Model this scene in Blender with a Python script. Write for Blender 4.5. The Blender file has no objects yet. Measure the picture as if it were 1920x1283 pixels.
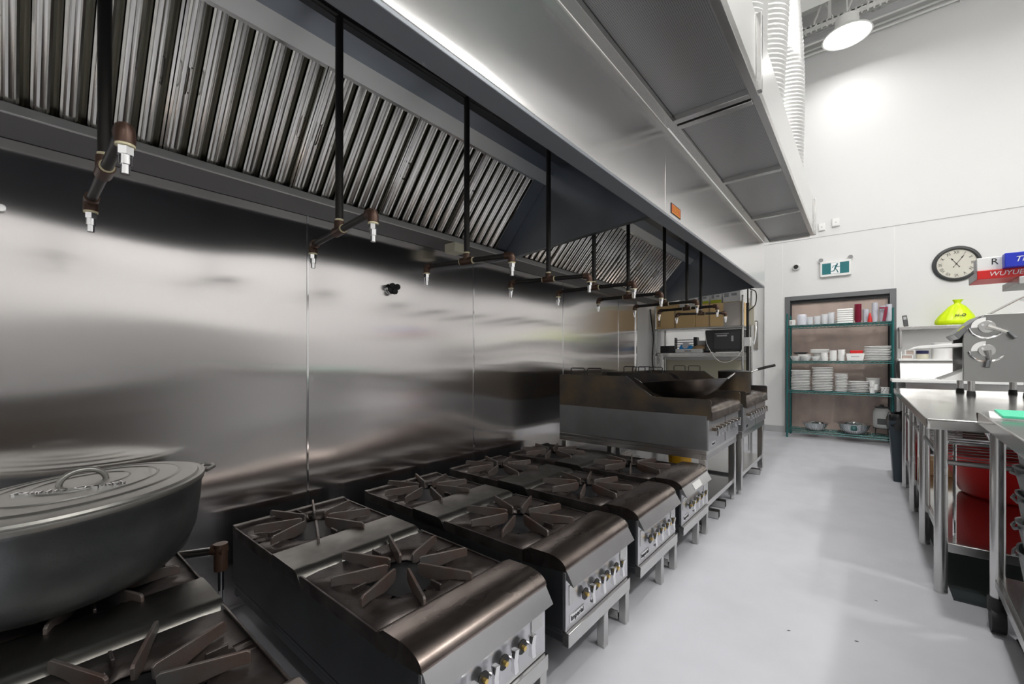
import bpy, bmesh, math, random
from mathutils import Vector, Matrix, Euler
random.seed(7)
C = bpy.context.scene.collection
PI = math.pi
R = math.radians

# ------------------------------------------------------------------ camera
FPX, CXP, HOR, ZC = 790.0, 960.0, 675.0, 1.19
cam_d = bpy.data.cameras.new('camera')
cam = bpy.data.objects.new('camera', cam_d)
C.objects.link(cam)
cam_d.sensor_width = 36.0
cam_d.lens = 36.0 * FPX / 1920.0
cam_d.shift_y = (HOR - 641.5) / 1920.0
cam_d.clip_start = 0.02
cam.location = (0, 0, ZC)
cam.rotation_euler = (R(90), 0, math.atan(658 / 790.0))
bpy.context.scene.camera = cam

# ------------------------------------------------------------------ world, exposure
w = bpy.data.worlds.new('world')
bpy.context.scene.world = w
w.use_nodes = True
w.node_tree.nodes['Background'].inputs[0].default_value = (0.95, 0.97, 1.0, 1)
w.node_tree.nodes['Background'].inputs[1].default_value = 0.3
vs = bpy.context.scene.view_settings
vs.view_transform = 'Standard'
vs.look = 'None'
vs.gamma = 1.0
vs.use_curve_mapping = False
vs.exposure = 0.0

# ceiling lamps: (x, y, z, watts, added upward watts)
LAMPS = [(-0.17, 7.40, 5.64, 10.5, 0), (0.05, 3.7, 5.75, 100, 26), (0.05, 0.3, 5.75, 84, 24), (2.75, 4.5, 5.75, 62, 50), (2.75, 1.6, 5.75, 66, 50), (2.5, -1.6, 5.75, 40, 30)]  # pair nearest the right wall is unseen, added to brighten that wall

# ------------------------------------------------------------------ materials
def mat(name, col, metal=0.0, rough=0.5, var=0.0, vscale=8.0, vstretch=(1, 1, 1), col2=None, bump=0.0, bscale=20.0,
        bstretch=(1, 1, 1), rvar=0.0, trans=0.0, alpha=1.0, emit=None, estr=0.0, spec=0.5, coat=0.0, wave=0.0, wscale=1.0, wstretch=(1, 1, 1)):
    m = bpy.data.materials.new(name)
    m.use_nodes = True
    nt = m.node_tree
    N, L = nt.nodes, nt.links
    p = N['Principled BSDF']
    p.inputs['Base Color'].default_value = (*col, 1)
    p.inputs['Metallic'].default_value = metal
    p.inputs['Roughness'].default_value = rough
    p.inputs['Specular IOR Level'].default_value = spec
    if coat: p.inputs['Coat Weight'].default_value = coat
    if trans: p.inputs['Transmission Weight'].default_value = trans
    if alpha < 1: p.inputs['Alpha'].default_value = alpha
    if emit:
        p.inputs['Emission Color'].default_value = (*emit, 1)
        p.inputs['Emission Strength'].default_value = estr
    tc = N.new('ShaderNodeTexCoord')
    def noise(scale, stretch, detail=4.0):
        mp = N.new('ShaderNodeMapping')
        mp.inputs['Scale'].default_value = stretch
        L.new(tc.outputs['Object'], mp.inputs['Vector'])
        n = N.new('ShaderNodeTexNoise')
        n.inputs['Scale'].default_value = scale
        n.inputs['Detail'].default_value = detail
        L.new(mp.outputs[0], n.inputs['Vector'])
        return n
    if var or col2 or rvar:
        n = noise(vscale, vstretch)
        if var or col2:
            mx = N.new('ShaderNodeMix')
            mx.data_type = 'RGBA'
            c2 = col2 if col2 else tuple(max(0, c * (1 - var)) for c in col)
            mx.inputs['A'].default_value = (*col, 1)
            mx.inputs['B'].default_value = (*c2, 1)
            rp = N.new('ShaderNodeMapRange')
            rp.inputs['From Min'].default_value = 0.38
            rp.inputs['From Max'].default_value = 0.66
            L.new(n.outputs['Fac'], rp.inputs['Value'])
            L.new(rp.outputs[0], mx.inputs['Factor'])
            L.new(mx.outputs['Result'], p.inputs['Base Color'])
        if rvar:
            r2 = N.new('ShaderNodeMapRange')
            r2.inputs['To Min'].default_value = max(0.02, rough - rvar)
            r2.inputs['To Max'].default_value = rough + rvar
            r2.inputs['From Min'].default_value = 0.3
            r2.inputs['From Max'].default_value = 0.7
            L.new(n.outputs['Fac'], r2.inputs['Value'])
            L.new(r2.outputs[0], p.inputs['Roughness'])
    prev = None
    for amt, sc, st, dist in ((wave, wscale, wstretch, 0.05), (bump, bscale, bstretch, 0.002)):
        if amt:
            n = noise(sc, st, 1.0 if dist > .01 else 4.0)
            b = N.new('ShaderNodeBump')
            b.inputs['Strength'].default_value = amt
            b.inputs['Distance'].default_value = dist
            L.new(n.outputs['Fac'], b.inputs['Height'])
            if prev: L.new(prev.outputs[0], b.inputs['Normal'])
            prev = b
    if prev: L.new(prev.outputs[0], p.inputs['Normal'])
    return m

M = {}
M['wall'] = mat('white_wall_paint', (.75, .75, .748), 0, .45, bump=.05, bscale=60)
M['wall_grey'] = mat('grey_wall_paint', (.62, .62, .61), 0, .5)
M['floor'] = mat('grey_epoxy_floor', (.52, .525, .565), 0, .42, var=.08, vscale=2.5, rvar=.08, bump=.1, bscale=60)
M['ceil'] = mat('white_roof_deck', (.78, .78, .76), 0, .6)
M['joist'] = mat('white_joist_paint', (.8, .8, .78), 0, .5)
M['sheet'] = mat('wall_stainless', (.80, .77, .765), 1, .17, wave=1.0, wscale=.8, wstretch=(1, .6, 1.3))
def brush(m, t, amt):
    nt = m.node_tree; cx = nt.nodes.new('ShaderNodeCombineXYZ')
    for i in range(3): cx.inputs[i].default_value = t[i]
    p = nt.nodes['Principled BSDF']; p.inputs['Anisotropic'].default_value = amt
    nt.links.new(cx.outputs[0], p.inputs['Tangent'])
brush(M['sheet'], (0, 1, 0), .95)
M['steel'] = mat('brushed_stainless', (.60, .595, .585), 1, .25, var=.06, vscale=2, vstretch=(1, 1, 2), rvar=.03)
M['hoodface'] = mat('hood_face_stainless', (.86, .85, .845), 1, .24, wave=.05, wscale=.7)
brush(M['hoodface'], (0, 1, 0), .7)
M['lip'] = mat('hood_lip_steel', (.33, .35, .38), .5, .42)
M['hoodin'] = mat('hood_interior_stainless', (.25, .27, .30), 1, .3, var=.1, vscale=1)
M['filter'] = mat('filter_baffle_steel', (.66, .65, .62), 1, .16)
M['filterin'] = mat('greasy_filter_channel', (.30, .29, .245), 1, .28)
M['trough'] = mat('dull_trough_steel', (.20, .20, .205), .9, .4)
M['fridge'] = mat('satin_fridge_steel', (.55, .555, .55), .35, .4)
M['panelbody'] = mat('equipment_side_steel', (.27, .275, .285), .85, .40, var=.15, vscale=4)
M['panelfront'] = mat('control_panel_steel', (.62, .62, .64), .9, .3, var=.08, vscale=5)
M['bull'] = mat('browned_stainless', (.42, .36, .33), 1, .29, col2=(.17, .135, .12), vscale=3.5, vstretch=(2, 1, 1), rvar=.07)
M['bar'] = mat('worn_gunmetal_cover', (.19, .185, .172), 1, .36, col2=(.12, .115, .105), vscale=6, rvar=.08)
M['plate'] = mat('sooty_cast_top', (.115, .10, .095), .75, .40, col2=(.05, .04, .037), vscale=9, rvar=.1, bump=.3, bscale=90)
M['fin'] = mat('scorched_cast_iron', (.155, .147, .142), .6, .45, col2=(.155, .10, .08), vscale=7, bump=.35, bscale=120)
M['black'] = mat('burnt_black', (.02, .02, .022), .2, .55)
M['darksteel'] = mat('blackened_steel', (.075, .07, .07), .7, .38, col2=(.16, .12, .075), vscale=4, rvar=.08)
M['pipe'] = mat('black_iron_pipe', (.03, .028, .027), .5, .42)
M['fitting'] = mat('brown_iron_fitting', (.09, .05, .035), .5, .4)
M['seal'] = mat('pipe_sealant', (.75, .68, .45), 0, .6)
M['brass'] = mat('brass_cap', (.8, .58, .2), .9, .3)
M['chrome'] = mat('chrome', (.85, .85, .86), 1, .09)
M['cast'] = mat('cast_aluminium', (.20, .21, .215), .85, .40, col2=(.14, .15, .155), vscale=7, bump=.2, bscale=150)
M['castlid'] = mat('cast_aluminium_lid', (.33, .325, .305), .85, .38, bump=.12, bscale=150)
M['mesh'] = mat('perforated_panel', (.30, .30, .305), .9, .36)
def dots(m, pitch, c0, c1):
    nt = m.node_tree; N, L = nt.nodes, nt.links
    tc = N.new('ShaderNodeTexCoord'); vo = N.new('ShaderNodeTexVoronoi')
    vo.inputs['Scale'].default_value = 1 / pitch; vo.inputs['Randomness'].default_value = 0
    L.new(tc.outputs['Object'], vo.inputs['Vector'])
    rp = N.new('ShaderNodeMapRange'); rp.inputs['From Min'].default_value = .28; rp.inputs['From Max'].default_value = .36
    L.new(vo.outputs['Distance'], rp.inputs['Value'])
    mx = N.new('ShaderNodeMix'); mx.data_type = 'RGBA'
    mx.inputs['A'].default_value = (*c0, 1); mx.inputs['B'].default_value = (*c1, 1)
    L.new(rp.outputs[0], mx.inputs['Factor']); L.new(mx.outputs['Result'], N['Principled BSDF'].inputs['Base Color'])
dots(M['mesh'], .008, (.05, .05, .052), (.42, .42, .425))
M['plenum'] = mat('plenum_side_steel', (.75, .75, .74), .75, .36)
M['duct'] = mat('flexible_foil_duct', (.78, .78, .77), .75, .35, bump=.1, bscale=30)
M['frame'] = mat('door_frame_steel', (.16, .165, .17), .3, .4)
M['doorp'] = mat('door_film_taupe', (.50, .40, .35), 0, .28, col2=(.38, .30, .265), vscale=2.5, vstretch=(2, 1, 1), wave=.25, wscale=2.5)
M['green'] = mat('green_epoxy_wire', (.012, .13, .125), .2, .35)
M['china'] = mat('white_china', (.86, .86, .85), 0, .2)
M['plastic'] = mat('white_plastic', (.84, .84, .83), 0, .4)
M['clear'] = mat('clear_plastic', (.86, .88, .92), 0, .15, alpha=.5)
M['frost'] = mat('frosted_plastic', (.80, .82, .90), 0, .3, alpha=.8)
M['maroon'] = mat('maroon_plastic', (.25, .01, .04), 0, .3)
M['red'] = mat('red_plastic', (.62, .012, .012), 0, .3)
M['lime'] = mat('lime_plastic_bag', (.70, .92, .0), 0, .35, bump=.4, bscale=25)
M['blue'] = mat('bright_blue_plastic', (.02, .35, .85), 0, .35)
M['cobalt'] = mat('cobalt_box', (.01, .03, .50), 0, .35)
M['card'] = mat('brown_cardboard', (.95, .68, .34), 0, .7, var=.1, vscale=3)
M['card2'] = mat('dull_cardboard', (.50, .34, .20), 0, .7)
M['beige'] = mat('beige_panel', (.66, .63, .50), 0, .5)
M['sheeter'] = mat('dull_sheeter_steel', (.36, .36, .355), 1, .3)
M['wok'] = mat('seasoned_wok_steel', (.055, .055, .058), .85, .33, col2=(.13, .12, .11), vscale=5, rvar=.08)
M['rangeside'] = mat('dark_range_side_steel', (.10, .105, .115), .8, .38, var=.2, vscale=4)
M['mat'] = mat('near_black_sheet', (.018, .026, .027), 0, .7)  # even near-black for the thin sheets added under the tables
M['ink'] = mat('black_ink', (.02, .02, .02), 0, .5)
M['darkpl'] = mat('dark_grey_plastic', (.05, .052, .055), 0, .4)
M['bin'] = mat('slate_plastic_bin', (.03, .045, .06), 0, .4)
M['bagblk'] = mat('black_bin_liner', (.012, .013, .015), 0, .22)
M['grey'] = mat('grey_plastic', (.4, .4, .41), 0, .45)
M['tub'] = mat('scuffed_grey_tub', (.30, .31, .31), .1, .45, col2=(.17, .175, .18), vscale=8)
M['signg'] = mat('sign_green', (.01, .16, .18), 0, .3)
M['signw'] = mat('sign_white', (.9, .92, .93), 0, .4)
M['face'] = mat('clock_face_cream', (.66, .64, .56), 0, .5)
M['orange'] = mat('orange_decal', (.85, .16, .02), 0, .4)
M['mint'] = mat('mint_cutting_mat', (.06, .56, .33), 0, .45)
M['paper'] = mat('white_paper', (.85, .85, .84), 0, .6)
M['yellow'] = mat('yellow_plastic', (.85, .45, .01), 0, .4)
M['white_cord'] = mat('white_cord', (.75, .75, .73), 0, .4)
M['glassy'] = mat('clear_glass_jar', (.8, .85, .85), 0, .05, alpha=.35)
M['lamp'] = mat('lamp_diffuser', (1, 1, 1), 0, .5, emit=(1, .98, .95), estr=10)
M['table'] = mat('table_stainless', (.64, .635, .625), 1, .18, var=.06, vscale=2, vstretch=(4, 1, 1), rvar=.03, wave=.05, wscale=2)
M['navy'] = mat('navy_lid', (.02, .02, .07), 0, .35)
M['yl'] = mat('yellow_green_label', (.6, .65, .05), 0, .5)

# ------------------------------------------------------------------ mesh helpers
class B:
    def __init__(s): s.bm = bmesh.new()
    def face(s, pts):
        return s.bm.faces.new([s.bm.verts.new(p) for p in pts])
    def box(s, x0, x1, y0, y1, z0, z1):
        v = [s.bm.verts.new((x, y, z)) for x in (x0, x1) for y in (y0, y1) for z in (z0, z1)]
        for f in ((0, 1, 3, 2), (4, 6, 7, 5), (0, 4, 5, 1), (2, 3, 7, 6), (0, 2, 6, 4), (1, 5, 7, 3)):
            s.bm.faces.new([v[i] for i in f])
        return s
    def obox(s, c, size, rot=(0, 0, 0)):
        m = Matrix.Translation(c) @ Euler(rot).to_matrix().to_4x4()
        n0 = len(s.bm.verts)
        hx, hy, hz = [a / 2 for a in size]
        s.bm.verts.ensure_lookup_table()
        s.box(-hx, hx, -hy, hy, -hz, hz)
        s.bm.verts.ensure_lookup_table()
        for v in s.bm.verts[n0:]: v.co = m @ v.co
        return s
    def prism(s, poly, axis, a0, a1):
        # poly in the two remaining axes (x: (y,z), y: (x,z), z: (x,y))
        def P(p, a):
            return {'x': (a, p[0], p[1]), 'y': (p[0], a, p[1]), 'z': (p[0], p[1], a)}[axis]
        v0 = [s.bm.verts.new(P(p, a0)) for p in poly]
        v1 = [s.bm.verts.new(P(p, a1)) for p in poly]
        n = len(poly)
        s.bm.faces.new(v0); s.bm.faces.new(v1[::-1])
        for i in range(n): s.bm.faces.new((v0[i], v1[i], v1[(i + 1) % n], v0[(i + 1) % n]))
        return s
    def sheet(s, path, axis, a0, a1, t):
        # thin folded sheet following an open 2D path, thickness t
        off = []
        n = len(path)
        for i in range(n):
            a = Vector(path[max(i - 1, 0)]); b = Vector(path[min(i + 1, n - 1)])
            d = (b - a).normalized()
            off.append((path[i][0] - d.y * t, path[i][1] + d.x * t))
        for i in range(n - 1):
            s.prism([path[i], path[i + 1], off[i + 1], off[i]], axis, a0, a1)
        return s
    def cyl(s, p0, p1, r0, r1=None, seg=16, cap=True):
        r1 = r0 if r1 is None else r1
        p0, p1 = Vector(p0), Vector(p1)
        q = (p1 - p0).to_track_quat('Z', 'Y')
        a, b = [], []
        for i in range(seg):
            t = 2 * PI * i / seg
            d = q @ Vector((math.cos(t), math.sin(t), 0))
            a.append(s.bm.verts.new(p0 + d * r0)); b.append(s.bm.verts.new(p1 + d * r1))
        for i in range(seg): s.bm.faces.new((a[i], a[(i + 1) % seg], b[(i + 1) % seg], b[i]))
        if cap: s.bm.faces.new(a[::-1]); s.bm.faces.new(b)
        return s
    def tube(s, pts, r, seg=8, closed=False):
        pts = [Vector(p) for p in pts]
        n = len(pts)
        rings = []
        up = None
        for i in range(n):
            if closed: d = pts[(i + 1) % n] - pts[i - 1]
            else: d = pts[min(i + 1, n - 1)] - pts[max(i - 1, 0)]
            d.normalize()
            if up is None:
                up = Vector((0, 0, 1)) if abs(d.z) < .9 else Vector((1, 0, 0))
            x = d.cross(up).normalized(); up = x.cross(d).normalized()
            rr = r[i] if isinstance(r, (list, tuple)) else r
            rings.append([s.bm.verts.new(pts[i] + (x * math.cos(2 * PI * k / seg) + up * math.sin(2 * PI * k / seg)) * rr) for k in range(seg)])
        m = n if closed else n - 1
        for i in range(m):
            a, b = rings[i], rings[(i + 1) % n]
            for k in range(seg): s.bm.faces.new((a[k], a[(k + 1) % seg], b[(k + 1) % seg], b[k]))
        if not closed: s.bm.faces.new(rings[0][::-1]); s.bm.faces.new(rings[-1])
        return s
    def lathe(s, prof, c=(0, 0, 0), seg=32, sx=1.0, sy=1.0, rot=0.0, sq=None):
        rings = []
        for (r, z) in prof:
            ring = []
            for k in range(seg):
                t = 2 * PI * k / seg
                cx, cy = math.cos(t), math.sin(t)
                if sq:
                    m = (abs(cx) ** sq + abs(cy) ** sq) ** (-1 / sq)
                    cx, cy = cx * m, cy * m
                x, y = cx * r * sx, cy * r * sy
                ring.append(s.bm.verts.new((c[0] + x * math.cos(rot) - y * math.sin(rot), c[1] + x * math.sin(rot) + y * math.cos(rot), c[2] + z)))
            rings.append(ring)
        for a, b in zip(rings, rings[1:]):
            for k in range(seg): s.bm.faces.new((a[k], a[(k + 1) % seg], b[(k + 1) % seg], b[k]))
        if prof[0][0] > 1e-5: s.bm.faces.new(rings[0][::-1])
        if prof[-1][0] > 1e-5: s.bm.faces.new(rings[-1])
        return s
    def done(s, name, m, parent=None, bevel=0.0, smooth=35, loc=None):
        bmesh.ops.recalc_face_normals(s.bm, faces=s.bm.faces)
        bmesh.ops.remove_doubles(s.bm, verts=s.bm.verts, dist=1e-6)
        me = bpy.data.meshes.new(name)
        s.bm.to_mesh(me); s.bm.free()
        me.materials.append(M[m] if isinstance(m, str) else m)
        for p in me.polygons: p.use_smooth = True
        me.set_sharp_from_angle(angle=R(smooth))
        o = bpy.data.objects.new(name, me)
        C.objects.link(o)
        if parent: o.parent = parent
        if loc: o.location = loc
        if bevel:
            bv = o.modifiers.new('bevel', 'BEVEL')
            bv.width = bevel; bv.segments = 2; bv.limit_method = 'ANGLE'; bv.angle_limit = R(40)
        return o

def tag(o, label=None, cat=None, group=None, kind=None):
    if label: o['label'] = label
    if cat: o['category'] = cat
    if group: o['group'] = group
    if kind: o['kind'] = kind
    return o
def thing(name, label, cat, loc=(0, 0, 0), rz=0.0, group=None):
    o = bpy.data.objects.new(name, None)
    o.empty_display_size = .1
    C.objects.link(o)
    o.location = loc; o.rotation_euler = (0, 0, rz)
    return tag(o, label, cat, group)
KIDS = {}
def copy_tree(o, parent=None, allobs=None):
    c = o.copy(); C.objects.link(c)
    if parent: c.parent = parent
    for ch in [x for x in C.objects if x.parent == o and x != c]:
        copy_tree(ch, c)
    return c
def text(body, size, loc, rot, m, parent, ext=.0008, name='lettering', align='CENTER', sx=1.0, shear=0.0):
    cu = bpy.data.curves.new(name, 'FONT')
    cu.body = body; cu.size = size; cu.extrude = ext; cu.align_x = align; cu.align_y = 'CENTER'; cu.shear = shear
    cu.resolution_u = 3
    t = bpy.data.objects.new(name, cu); C.objects.link(t)
    dg = bpy.context.evaluated_depsgraph_get()
    me = bpy.data.meshes.new_from_object(t.evaluated_get(dg))
    bpy.data.objects.remove(t)
    me.materials.clear(); me.materials.append(M[m])
    o = bpy.data.objects.new(name, me); C.objects.link(o)
    o.location = loc; o.rotation_euler = rot; o.scale = (sx, 1, 1)
    if parent: o.parent = parent
    return o
FX = (R(90), 0, R(90))      # lettering on a face looking to +x
FY = (R(90), 0, 0)          # lettering on a face looking to -y
def struct(b, name, m, parent=None, **k):
    o = b.done(name, m, parent, **k)
    if not parent: o['kind'] = 'structure'
    return o

XW, XR, YB, YF, ZT = -2.3, 3.4, 8.2, -3.6, 6.75
# ------------------------------------------------------------------ setting
struct(B().box(XW - .3, XR + .2, YF - .2, YB + .5, -.1, 0), 'floor', 'floor')
struct(B().box(XW - .3, XR + .2, YF - .2, YB + .5, ZT, ZT + .1), 'ceiling', 'ceil')
wl = struct(B().box(XW - .15, XW - .012, YF, YB + .3, 0, ZT), 'wall_left', 'wall')
ys = [-2.71, -1.46, -.21, 1.04, 2.30, 3.56, 4.80, 5.31]
for a, b_ in zip(ys, ys[1:]):
    B().box(XW - .011, XW, a + .002, b_ - .002, .02, 2.2).done('stainless_sheet', 'sheet', wl)
for a in ys[1:-1]:
    B().box(XW, XW + .004, a - .005, a + .005, .02, 2.1).done('seam_strip', 'chrome', wl, bevel=.001)
B().box(XW, XW + .012, 5.30, 5.325, .02, 2.1).done('edge_strip', 'chrome', wl)
struct(B().box(XR, XR + .15, YF, YB + .3, 0, ZT), 'wall_right', 'wall')
struct(B().box(XW - .3, XR + .2, YF - .15, YF, 0, ZT), 'wall_front', 'wall')
# back wall with the door opening
wb = struct(B().box(-1.28, -.985, YB, YB + .15, 0, ZT).box(.37, XR, YB, YB + .15, 0, ZT).box(-.985, .37, YB, YB + .15, 2.22, ZT), 'wall_back', 'wall')
struct(B().box(XW - .15, -1.281, YB + .12, YB + .3, 0, ZT), 'wall_recess', 'wall')
B().box(-1.28, XR, YB - .003, YB, 3.12, 3.128).done('panel_joint', 'grey', wb)
for jx in (-1.02, .35, 1.6):
    B().box(jx - .004, jx + .004, YB - .0025, YB, 2.25, 3.12).done('panel_joint', 'plastic', wb)
struct(B().box(-1.28, -1.0, YB - .015, YB, 0, .10), 'baseboard_back', 'grey', bevel=.004)
# door
dr = struct(B().box(-.93, .315, YB + .05, YB + .09, .02, 2.16), 'door_1', 'doorp')
B().box(-.985, -.915, YB - .02, YB + .1, 0, 2.22).box(.30, .37, YB - .02, YB + .1, 0, 2.22).box(-.915, .30, YB - .02, YB + .1, 2.15, 2.22).done('door_frame', 'frame', dr, bevel=.004)
B().box(-.915, -.895, YB + .02, YB + .06, 0, 2.15).box(.28, .30, YB + .02, YB + .06, 0, 2.15).box(-.895, .28, YB + .02, YB + .06, 2.10, 2.15).done('door_stop', 'black', dr)
# ceiling joists (open web) and roof deck ribs
for jy in (-1.6, .9, 3.4, 5.6, 7.92):
    b = B()
    b.box(XW, XR, jy - .035, jy + .035, 6.05, 6.10).box(XW, XR, jy - .035, jy + .035, 6.62, 6.68)
    n = 14
    for i in range(n):
        xa = XW + (XR - XW) * i / n; xb = XW + (XR - XW) * (i + .5) / n; xc = XW + (XR - XW) * (i + 1) / n
        b.cyl((xa, jy, 6.09), (xb, jy, 6.64), .016, seg=6).cyl((xb, jy, 6.64), (xc, jy, 6.09), .016, seg=6)
    struct(b, 'trim_joist', 'joist')
b = B()
for i in range(40): b.box(XW, XR, YF + i * .3, YF + i * .3 + .12, ZT - .04, ZT)
struct(b, 'trim_deck_rib', 'ceil')
b = B().box(-2.2, XR, 7.80, 7.82, 6.16, 6.24).box(-2.2, XR, 7.86, 7.88, 6.16, 6.24).box(-2.2, XR, 7.80, 7.88, 6.225, 6.24)
for i in range(85): b.box(-2.2 + i * .066, -2.2 + i * .066 + .022, 7.795, 7.80, 6.13, 6.25)
for i in range(6): b.box(-1.3 + i * .9, -1.26 + i * .9, 7.80, 7.84, 6.24, ZT)
tag(b.done('cable_tray', 'joist'), 'white slotted cable tray hung under the roof joists near the back wall', 'cable tray')
tag(B().box(-2.2, XR, 7.82, 7.86, 6.02, 6.10).done('support_channel', 'grey'), 'grey support channel running just below the slotted tray', 'channel')
for k, (zz, rr) in enumerate(((6.02, .018), (6.09, .018))):
    b = B().cyl((-1.25, YB - .05, zz), (XR, YB - .05, zz), rr, seg=10)
    for i in range(5): b.box(-1.0 + i * 1.0, -.97 + i * 1.0, YB - .07, YB, zz - .02, zz + .02)
    tag(b.done('conduit', 'joist'), ('lower' if k == 0 else 'upper') + ' of the two white conduits running along the top of the back wall', 'conduit')
tag(B().box(-1.9, -.15, 6.15, 7.03, 5.98, 6.5).done('rooftop_duct', 'joist', bevel=.01), 'wide white rectangular duct boxed under the roof deck', 'duct')

# ------------------------------------------------------------------ high bay lamps
def lamp(x, y, z, wts, up, label):
    t = thing('high_bay_lamp', label, 'ceiling lamp', (x, y, z), group='high bay lamps under the roof')
    B().lathe([(.11, .26), (.13, .25), (.14, .12), (.27, .02), (.28, .0), (.265, .0), (.12, .11), (.0, .11)]).done('reflector', 'joist', t)
    B().lathe([(.0, .03), (.235, .03), (.235, .035), (.0, .035)]).done('diffuser', 'lamp', t)
    B().cyl((0, 0, .25), (0, 0, ZT - z - .05), .008, seg=8).done('hanger', 'joist', t)
    ld = bpy.data.lights.new('lamp_light', 'AREA')
    ld.shape = 'DISK'; ld.size = .26; ld.energy = wts; ld.color = (1, .985, .96)
    lo = bpy.data.objects.new('lamp_light', ld); C.objects.link(lo)
    lo.location = (0, 0, .022); lo.parent = t
    if up:  # upward light and glowing disc, added to brighten ceiling and hood reflection
        B().lathe([(.0, .30), (.10, .30), (.10, .305), (.0, .305)]).done('added_glow_disc', 'lamp', t)
        ld = bpy.data.lights.new('added_uplight', 'AREA')
        ld.shape = 'DISK'; ld.size = .2; ld.energy = up; ld.color = (1, .985, .96)
        lo = bpy.data.objects.new('added_uplight', ld); C.objects.link(lo)
        lo.location = (0, 0, .315); lo.rotation_euler = (PI, 0, 0); lo.parent = t
lab = ['round high bay lamp glaring in front of the back wall', 'round high bay lamp over the middle of the aisle', 'round high bay lamp over the near end of the aisle',
       'added unseen high bay lamp over the far side of the work tables', 'added unseen high bay lamp over the near work table', 'round high bay lamp behind the viewpoint']
for (x, y, z, e, up), l in zip(LAMPS, lab): lamp(x, y, z, e, up, l)

# ------------------------------------------------------------------ exhaust hoods
def hood(y0, y1, label, badge=False, near=False):
    t = thing('exhaust_hood', label, 'exhaust hood', (0, y0, 0), group='stainless canopy hoods over the cooking line')
    Lh = y1 - y0
    B().box(-.93, -.90, .002, Lh - .002, 2.065, 2.575).done('front_panel', 'hoodface', t, bevel=.003)
    # inner lip, sloping top and back plates
    b = B()
    b.prism([(-.93, 2.065), (-.90, 2.065), (-.90, 2.050), (-.99, 2.050), (-.99, 2.075), (-.93, 2.11)], 'y', .002, Lh - .002)
    b.done('drip_lip', 'lip', t, bevel=.002)
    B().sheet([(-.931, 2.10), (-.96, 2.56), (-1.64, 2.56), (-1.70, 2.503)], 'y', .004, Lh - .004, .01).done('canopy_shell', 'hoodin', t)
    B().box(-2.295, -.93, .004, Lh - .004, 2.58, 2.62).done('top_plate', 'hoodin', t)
    # end plates
    for ya in (.002, Lh - .022):
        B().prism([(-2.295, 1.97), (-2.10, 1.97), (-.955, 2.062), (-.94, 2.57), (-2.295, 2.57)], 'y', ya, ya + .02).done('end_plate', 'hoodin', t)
    # grease trough: shelf under filters
    b = B()
    b.prism([(-2.295, 1.965), (-2.125, 1.985), (-2.125, 1.995), (-2.295, 1.985)], 'y', .024, Lh - .024)
    B().box(-2.125, -2.110, .024, Lh - .024, 1.985, 2.018).done('trough_edge', 'plenum', t, bevel=.002)
    b.prism([(-2.295, 1.985), (-2.285, 1.985), (-2.285, 2.3), (-2.295, 2.3)], 'y', .024, Lh - .024)
    b.done('grease_trough', 'trough', t, bevel=.001)
    # upper filter track (pale strip) and blank end pieces
    sl = math.atan2(2.457 - 2.0, -1.75 + 2.15)
    B().prism([(-1.765, 2.457), (-1.745, 2.44), (-1.690, 2.50), (-1.705, 2.52)], 'y', .024, Lh - .024).done('filter_track', 'plenum', t)
    fw = .49
    fe = Lh - (.145 if near else .27)
    nf = int((fe - .03) / fw)
    d = Vector((math.cos(sl), math.sin(sl))); nn = Vector((math.sin(sl), -math.cos(sl)))
    def P(s_, h): return (-2.15 + d.x * s_ + nn.x * h, 2.0 + d.y * s_ + nn.y * h)
    for (ya, yb) in ((fe + .001, Lh - .024), (.024, fe - nf * fw - .001)):
        B().prism([P(0, 0), P(.66, 0), P(.66, -.01), P(0, -.01)], 'y', ya, yb).done('blank_panel', 'hoodin', t)
    SL = .605
    for k in range(nf):
        yo = fe - (k + 1) * fw
        b = B(); g = B()
        b.prism([P(0, 0), P(SL, 0), P(SL, -.045), P(0, -.045)], 'y', yo + .002, yo + .010)
        b.prism([P(0, 0), P(SL, 0), P(SL, -.045), P(0, -.045)], 'y', yo + fw - .010, yo + fw - .002)
        b.prism([P(0, 0.001), P(.022, 0.001), P(.022, -.02), P(0, -.02)], 'y', yo + .01, yo + fw - .01)
        b.prism([P(SL - .022, 0.001), P(SL, 0.001), P(SL, -.02), P(SL - .022, -.02)], 'y', yo + .01, yo + fw - .01)
        nb = 7
        pw = (fw - .02) / nb
        for i in range(nb):
            ya = yo + .01 + i * pw
            # outward channel: two lips, two shallow ridges
            prof = [(.003, -.022), (.001, .0), (.007, .005), (.011, .0), (.015, .0), (.022, .004), (.029, .0), (.034, .0), (.038, .005), (.045, .0), (.043, -.022)]
            for (u0, h0), (u1, h1) in zip(prof, prof[1:]):
                v = [P(.02, h0), P(SL - .02, h0), P(SL - .02, h1), P(.02, h1)]
                b.face([(v[0][0], ya + u0, v[0][1]), (v[1][0], ya + u0, v[1][1]), (v[2][0], ya + u1, v[2][1]), (v[3][0], ya + u1, v[3][1])])
            prof = [(.042, -.016), (.046, -.032), (.054, -.029), (.062, -.032), (.066, -.016)]
            for (u0, h0), (u1, h1) in zip(prof, prof[1:]):
                v = [P(.02, h0), P(SL - .02, h0), P(SL - .02, h1), P(.02, h1)]
                g.face([(v[0][0], ya + u0, v[0][1]), (v[1][0], ya + u0, v[1][1]), (v[2][0], ya + u1, v[2][1]), (v[3][0], ya + u1, v[3][1])])
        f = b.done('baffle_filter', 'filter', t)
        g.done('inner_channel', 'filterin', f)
        for hy in (yo + .035, yo + fw - .035):
            pts = [P(.27, 0.0), P(.27, .02), P(.285, .026), P(.345, .026), P(.36, .02), P(.36, 0)]
            B().tube([(p[0], hy, p[1]) for p in pts], .0028, 6).done('filter_handle', 'darksteel', f)
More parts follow.
